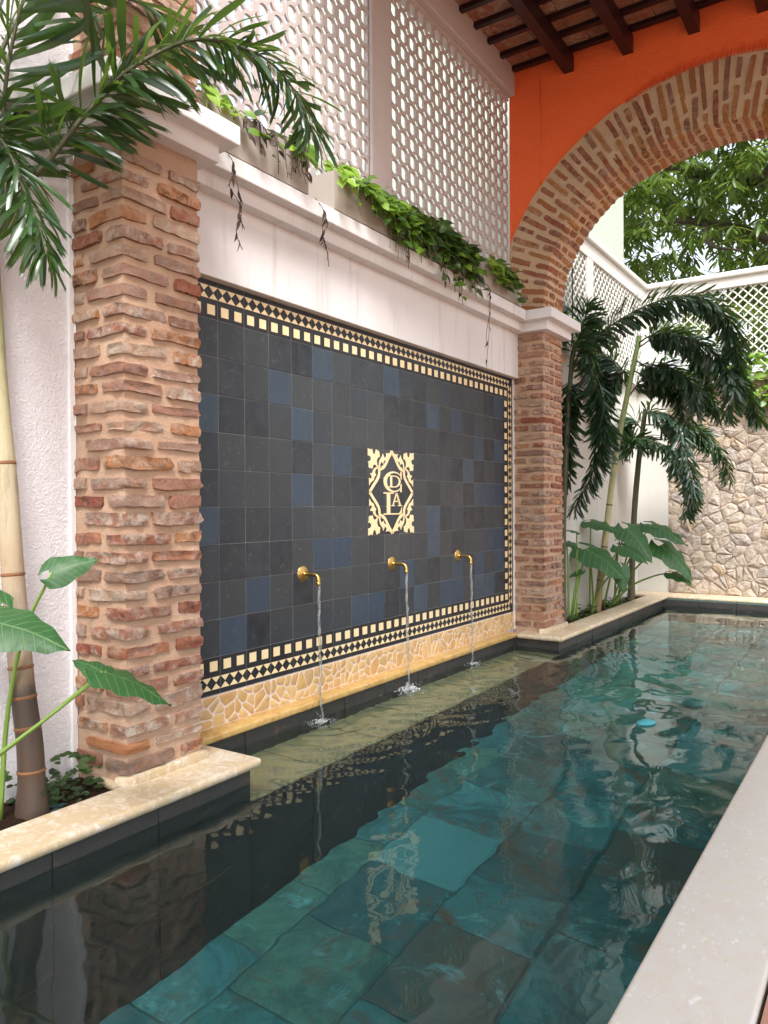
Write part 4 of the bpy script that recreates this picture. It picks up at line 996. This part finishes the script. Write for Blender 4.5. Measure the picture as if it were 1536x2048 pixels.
FE = {0: ((.12, 5.05, .09), [((.20, 5.0, 1.02), (.11, 4.9, 1.06)), ((.09, 5.0, .91), (.25, 4.9, .87)), ((.21, 5.1, .60), (.10, 5.0, .55)), ((.22, 5.3, .82), (.72, 5.15, .58))]),
      1: ((.16, 5.55, .09), [((.15, 5.6, 1.12), (.50, 5.5, 1.06)), ((.47, 5.7, .84), (.80, 5.55, .73)), ((.54, 5.4, .62), (.62, 5.3, .38)), ((.20, 5.4, .77), (.40, 5.3, .69))]),
      2: ((.16, 6.25, .09), [((.48, 6.3, 1.07), (.84, 6.15, 1.03)), ((.48, 5.9, 1.03), (.82, 5.75, .73)), ((.36, 6.0, .93), (.56, 5.9, 1.0)), ((.67, 6.2, 1.07), (1.10, 6.1, .92)), ((.79, 6.2, .83), (1.18, 6.1, .52)), ((.89, 6.2, .52), (1.14, 6.1, .45))])}
FEL = ('elephant ear plant with upright stalks next to the far brick pillar', 'elephant ear plant in front of the pale stemmed far palm', 'largest elephant ear plant spreading over the water before the stone wall')
for i, (base, lv) in FE.items():
    rr = random.Random(i); items = []
    for b, tp in lv:
        b, tp = Vector(b), Vector(tp); d = tp - b; tp = b + d * 1.0
        s = Vector(base) + Vector((rr.uniform(-.05, .05), rr.uniform(-.12, .12), -.03)); s.x = min(.24, max(.08, s.x))
        items.append((b, tp, [s, s.lerp(b, .35) + Vector((0, 0, .12)), s.lerp(b, .75) + Vector((0, 0, .08)), b], (.12, -.30, .95)))
    ear_plant('elephant_ear_plant', FEL[i], base, items, 'elephant ears in the far bed', .010)
# --- small ground leaves in the beds
def heart_geo(n=6):
    v = []; f = []
    for i in range(n + 1):
        t = i / n; hw = .42 * math.sin(math.pi * min(1, t * .93 + .10)) ** .8 * (1.08 - .55 * t)
        if i == n: hw = .004
        for s in (-1, 0, 1): v.append((t - (.16 if s and i == 0 else 0), s * hw, -.22 * t * t + abs(s) * hw * .22))
    for i in range(n):
        for s in (0, 1): a = i * 3 + s; f.append((a, a + 1, a + 4, a + 3))
    return v, f
HG = heart_geo()
def cover(name, label, x0, x1, y0, y1, n, mat, seed, size=.04, zmax=.10):
    rr = random.Random(seed); it = []
    for _ in range(n):
        a = rr.uniform(0, 6.28); it.append((Vector((rr.uniform(x0, x1), rr.uniform(y0, y1), .09 + rr.random() ** 2 * zmax)), Vector((math.cos(a), math.sin(a), rr.uniform(-.4, .4))), Vector((.4, -.4, 1)), size * rr.uniform(.6, 1.2), 0))
    V = []; F = []
    for b, d, up, l, ro in it:
        M = frame(b, d, up, l); k = len(V); V += [tuple(M @ Vector(p)) for p in HG[0]]; F += [tuple(k + i for i in q) for q in HG[1]]
    o = ob(name, mesh(name, V, F, mat, 0)); tag(o, label, 'ground cover', kind='stuff')
cover('ivy', 'small dark ivy leaves at the foot of the near pillar', -.03, .22, -1.20, -.86, 150, MT['pothos_dark'], 3, .038, .14)
cover('ivy', 'low dark leaves on the soil of the far bed', .06, .25, 4.45, 7.0, 240, MT['pothos_dark'], 5, .045, .10)

# --- planters on the cornice with trailing pothos
PY = [(-.30, .545), (.79, 1.62), (1.72, 2.56), (2.83, 3.60)]
PLAB = ('concrete trough planter partly behind the near capital, with withered leaves', 'concrete trough planter, second from the near capital, its pale end showing', 'concrete trough planter almost hidden by dense dark pothos', 'concrete trough planter next to the brick arch')
VLAB = ('sparse pothos with withered brown leaves in the trough behind the near palm frond', 'bright green pothos spilling from the second trough', 'dense dark pothos hanging over the cornice from the third trough', 'thin pothos trailing from the trough beside the arch')
LEAFM = [mesh('leaf', *HG, MT[k], 0) for k in ('pothos_leaf', 'pothos_dark', 'dead_leaf')]
YG = NT('young'); MT['pothos_young'] = None
leaf_mat('pothos_young', (.16, .29, .025), (.27, .42, .06), .4, .35, .4, (.5, .7, .08)); LEAFM.append(mesh('leaf', *HG, MT['pothos_young'], 0))
# (vines, length range, y range as a share of the trough, weights for leaf kinds bright/dark/dead/young, size)
VS = [[(5, .10, .22, .0, .3, (2, 0, 1, 3)), (12, .12, .26, .35, .95, (1, 1, 7, 0)), (6, .05, .14, .75, 1.0, (3, 0, 0, 5))],
      [(9, .06, .14, .0, .25, (1, 0, 0, 6)), (20, .10, .26, .30, .75, (7, 1, 0, 2)), (26, .14, .34, .6, 1.0, (6, 3, .3, 1)), (4, .3, .45, .8, 1.0, (1, 1, 5, 0))],
      [(34, .14, .34, .0, .6, (2, 8, .3, .4)), (34, .16, .42, .35, 1.0, (1.5, 9, .5, .3)), (5, .34, .5, .2, .9, (1, 3, 4, 0))],
      [(8, .08, .20, .0, .3, (2, 0, 0, 6)), (16, .10, .24, .25, .75, (4, 3, .5, 1)), (7, .14, .3, .3, .9, (3, 3, 1, 1))]]
for i, (ya, yb) in enumerate(PY):
    th = thing('planter', PLAB[i], 'planter', (.09, (ya + yb) / 2, 3.097), 'troughs on the cornice')
    m = MB(); z0, z1, w = 3.112, 3.345, .016
    m.box(-.01, .188, ya, yb, z0, z0 + .02); m.box(-.01, -.01 + w, ya, yb, z0 + .02, z1); m.box(.188 - w, .188, ya, yb, z0 + .02, z1); m.box(-.01 + w, .188 - w, ya, ya + w, z0 + .02, z1); m.box(-.01 + w, .188 - w, yb - w, yb, z0 + .02, z1)
    m.ob('trough', MT['concrete'], th)
    box('soil', MT['soil'], th, .006, .172, ya + .016, yb - .016, z0 + .02, z1 - .02)
    for yf in (ya + .08, yb - .12): box('foot', MT['concrete'], th, .02, .16, yf, yf + .05, 3.0965, 3.113)
    pl = thing('pothos_plant', VLAB[i], 'plant', (.09, (ya + yb) / 2, z1 - .02), 'pothos on the cornice'); rr = random.Random(70 + i)
    for (nv_, l0, l1, f0, f1, wt) in VS[i]:
        for q in range(nv_):
            y = ya + (yb - ya) * rr.uniform(f0, f1); L = rr.uniform(l0, l1)
            if rr.random() < .25 and wt[2] < 3: # standing shoot
                P = [(rr.uniform(.03, .16), y, z1 - .03), (rr.uniform(.0, .2), y + rr.uniform(-.05, .05), z1 + .05), (rr.uniform(.0, .22), y + rr.uniform(-.08, .08), z1 + rr.uniform(.08, .15))]
            else:
                x1 = .20 + rr.uniform(0, .05); dy = rr.uniform(-.06, .06)
                P = [(rr.uniform(.06, .16), y, z1 - .03), (.15, y + dy * .3, z1 + rr.uniform(.01, .05)), (x1 - .003, y + dy * .6, z1 - .01), (x1 + .012, y + dy, z1 - L * .5), (x1 + rr.uniform(.0, .05), y + dy * 1.3, z1 - L)]
            S = spline(P, 14); dead = wt[2] >= 4
            o = MB().tube(S, .0022, 5).ob('vine', MT['vine_dry'] if dead else MT['stem_green'], pl, 0)
            nl = max(3, int((L + .12) / (.052)))
            for k in range(nl):
                s = S[min(14, 2 + int(12 * (k + rr.random() * .5) / nl))]; kind = rr.choices((0, 1, 2, 3), wt)[0]
                a = rr.uniform(-1.5, 1.5); d = Vector((math.cos(a) * .8, math.sin(a), rr.uniform(-.9, .25) - (.8 if kind == 2 else 0)))
                sz = rr.uniform(.065, .105) * (.75 if kind == 2 else 1)
                ob('leaf', LEAFM[kind], o, frame(s + d.normalized() * .012, d, (.75 + rr.gauss(0, .3), -.35 + rr.gauss(0, .3), .6), sz, 0, None, sz * (.45 if kind == 2 else 1)))
# --- single withered vines hanging in front of the cornice
DV = [('withered vine hanging below the near capital', .235, -.12, 3.05, .44, 9), ('short withered vine hanging below the first trough', .225, .62, 3.06, .34, 5), ('long bare vine hanging down to the tile border', .228, 2.86, 3.10, .66, 3)]
for i, (lab, x, y, z, L, n) in enumerate(DV):
    th = thing('dry_vine', lab, 'vine', (x, y, z), 'dry vines'); rr = random.Random(i + 5)
    for w in range(2):
        P = [(x - .05, y, z + .06), (x, y, z)] + [(x + rr.uniform(-.005, .02), y + rr.uniform(-.03, .03) + .01 * k * (1 if i < 2 else -1.5), z - L * (k + 1) / 5 * (1 - .25 * w)) for k in range(5)]
        S = spline(P, 26); o = MB().tube(S, .0022, 5).ob('stem', MT['vine_dry'], th, 0)
        for k in range(n):
            s = S[min(26, 5 + int(20 * (k + rr.random()) / n))]; d = Vector((rr.uniform(-.3, .5), rr.uniform(-.5, .5), -1)); sz = rr.uniform(.035, .06)
            ob('leaf', LEAFM[2], o, frame(s, d, (1, rr.gauss(0, .5), .2), sz, rr.gauss(0, .6), None, sz * .5))
# --- trailing greenery on the ledges of the far court
def ledge_green(label, box_, n, seed, mats, size=.07):
    x0, x1, y0, y1, z0, z1 = box_; rr = random.Random(seed)
    th = thing('trailing_plant', label, 'plant', ((x0 + x1) / 2, (y0 + y1) / 2, z0), 'greenery on the far ledges')
    for q, mt in enumerate(mats):
        V = []; F = []
        for _ in range(n // len(mats)):
            a = rr.uniform(0, 6.28); M = frame((rr.uniform(x0, x1), rr.uniform(y0, y1), z0 + (z1 - z0) * rr.random() ** 1.2), (math.cos(a) + .3, math.sin(a) - .3, rr.uniform(-.9, .2)), (.5 + rr.gauss(0, .3), -.6 + rr.gauss(0, .3), .6), size * rr.uniform(.6, 1.3)); k = len(V)
            V += [tuple(M @ Vector(p)) for p in HG[0]]; F += [tuple(k + i for i in f) for f in HG[1]]
        tag(ob('foliage', mesh('foliage', V, F, MT[mt], 0), th), kind='stuff')
ledge_green('bright trailing leaves over the ledge above the stone wall', (1.38, 2.2, 7.68, 8.0, 2.55, 3.25), 420, 1, ('pothos_young', 'pothos_leaf'), .10)
ledge_green('yellow green leaves on the side ledge between the palms', (.10, .22, 5.25, 5.75, 2.85, 3.35), 130, 2, ('pothos_young', 'pothos_leaf'), .09)
ledge_green('small green shrub on the side ledge beside the arch', (.06, .17, 4.6, 5.0, 3.0, 3.40), 140, 3, ('pothos_leaf', 'pothos_dark'), .075)
ledge_green('green leaves on the end ledge behind the arching frond', (.5, 1.4, 7.75, 7.95, 2.85, 3.10), 220, 4, ('pothos_leaf', 'pothos_dark'), .085)

# --- mango tree behind the end wall
mt = thing('mango_tree', 'big leafy tree rising behind the end wall and seen through the arch', 'tree', (2.6, 12.5, 0))
def limb(pts, r0, r1): MB().tube(spline(pts, 20), [r0 + (r1 - r0) * k / 20 for k in range(21)], 10).ob('branch', MT['bark'], mt, 0)
MB().tube(spline([(2.6, 12.5, 0), (2.6, 12.4, 2.2), (2.4, 12.1, 4.6), (2.2, 11.9, 6.2)], 20), [.32 - .14 * k / 20 for k in range(21)], 14).ob('trunk', MT['bark'], mt, 0)
limb([(2.3, 12.0, 5.6), (1.5, 11.2, 6.5), (.4, 10.6, 6.75), (-.5, 10.3, 7.1)], .15, .04); limb([(2.4, 12.1, 4.8), (1.4, 11.2, 5.6), (.3, 10.6, 6.0), (-.6, 10.2, 6.0)], .12, .03)
limb([(2.3, 12, 6.0), (2.2, 11.0, 7.3), (1.6, 10.2, 8.2)], .14, .04); limb([(2.3, 12, 5.8), (3.4, 11.4, 7.0), (4.2, 10.8, 7.6)], .13, .04); limb([(2.2, 11.9, 6.1), (2.4, 12.6, 7.8), (2.0, 13.2, 9.0)], .13, .04)
limb([(1.5, 11.3, 6.4), (1.3, 10.3, 6.3), (1.6, 9.5, 6.4)], .06, .02); limb([(.4, 10.6, 6.0), (.6, 10.0, 5.4), (1.1, 9.6, 5.1)], .05, .015)
rr = random.Random(77); MG = [leaflet_geo(s, .105, .18, False, 4) for s in range(4)]; groups = {'mango_leaf': [], 'mango_young': []}
for q in range(3100):
    while True:
        c = Vector((rr.uniform(-1, 1), rr.uniform(-1, 1), rr.uniform(-1, 1)))
        if c.length < 1: break
    c = Vector((1.7 + c.x * 3.7, 11.2 + c.y * 2.3, 6.9 + c.z * 2.8))
    if mnoise.noise(c * 1.3) < -.10 or c.z < 4.5: continue
    kind = 'mango_young' if rr.random() < .05 else 'mango_leaf'; n = rr.randint(7, 12)
    for k in range(n):
        a = 6.28 * k / n + rr.uniform(-.3, .3); d = Vector((math.cos(a), math.sin(a), rr.uniform(-1.3, .15)))
        groups[kind].append((c + Vector((rr.gauss(0, .03), rr.gauss(0, .03), rr.gauss(0, .04))), d, Vector((0, 0, 1)), rr.uniform(.18, .29), rr.gauss(0, .3)))
for k, it in groups.items(): tag(joined('crown', mt, it, MG, MT[k]), kind='stuff')

hd = thing('hedge', 'dense green foliage seen through the openings of the end lattice', 'hedge', (2.0, 9.3, 0)); it = []
for x in (.6, 1.5, 2.4, 3.3): MB().tube(spline([(x, 9.3, 0), (x + .1, 9.3, 1.6), (x, 9.25, 3.2)], 8), [.05 - .003 * k for k in range(9)], 8).ob('stem', MT['bark'], hd, 0)
for q in range(520):
    c = Vector((rr.uniform(.0, 4.0), rr.uniform(8.75, 9.8), 2.2 + 2.0 * rr.random() ** .8)); n = rr.randint(6, 10)
    for k in range(n):
        a = 6.28 * k / n + rr.uniform(-.3, .3); it.append((c, Vector((math.cos(a), math.sin(a), rr.uniform(-1.2, .3))), Vector((0, 0, 1)), rr.uniform(.12, .22), rr.gauss(0, .3)))
tag(joined('foliage', hd, it, MG, MT['mango_leaf']), kind='stuff')

# ================================================================== SMALL THINGS
fl = MB(); n = 20
pr = [(0, -.012), (.55, -.010), (.9, -.004), (1, .002), (.93, .010), (.6, .018), (0, .021)]
for R0, h in pr:
    for j in range(n):
        a = 6.283 * j / n; w = 1 + .12 * math.cos(a * 2 + .6) + .05 * math.cos(3 * a)
        fl.v.append((1.79 + .045 * R0 * math.cos(a) * w * 1.0 + .02 * R0 * math.sin(a), 1.70 + .075 * R0 * math.sin(a) * w, h * 1.0 + .004))
for i in range(len(pr) - 1):
    for j in range(n): fl.f.append((i * n + j, i * n + (j + 1) % n, (i + 1) * n + (j + 1) % n, (i + 1) * n + j))
tag(fl.ob('pool_float', MT['turquoise_plastic'], None, 0), 'small turquoise float drifting on the pool', 'float')
tag(MB().tube(spline([(.20, 4.9, 4.8), (.198, 4.9, 4.0), (.20, 4.9, 3.2), (.19, 4.9, 2.98)], 12), .006, 6).ob('cable', MT['cable'], None, 0), 'thin black cable hanging beside the far brick pillar', 'cable')
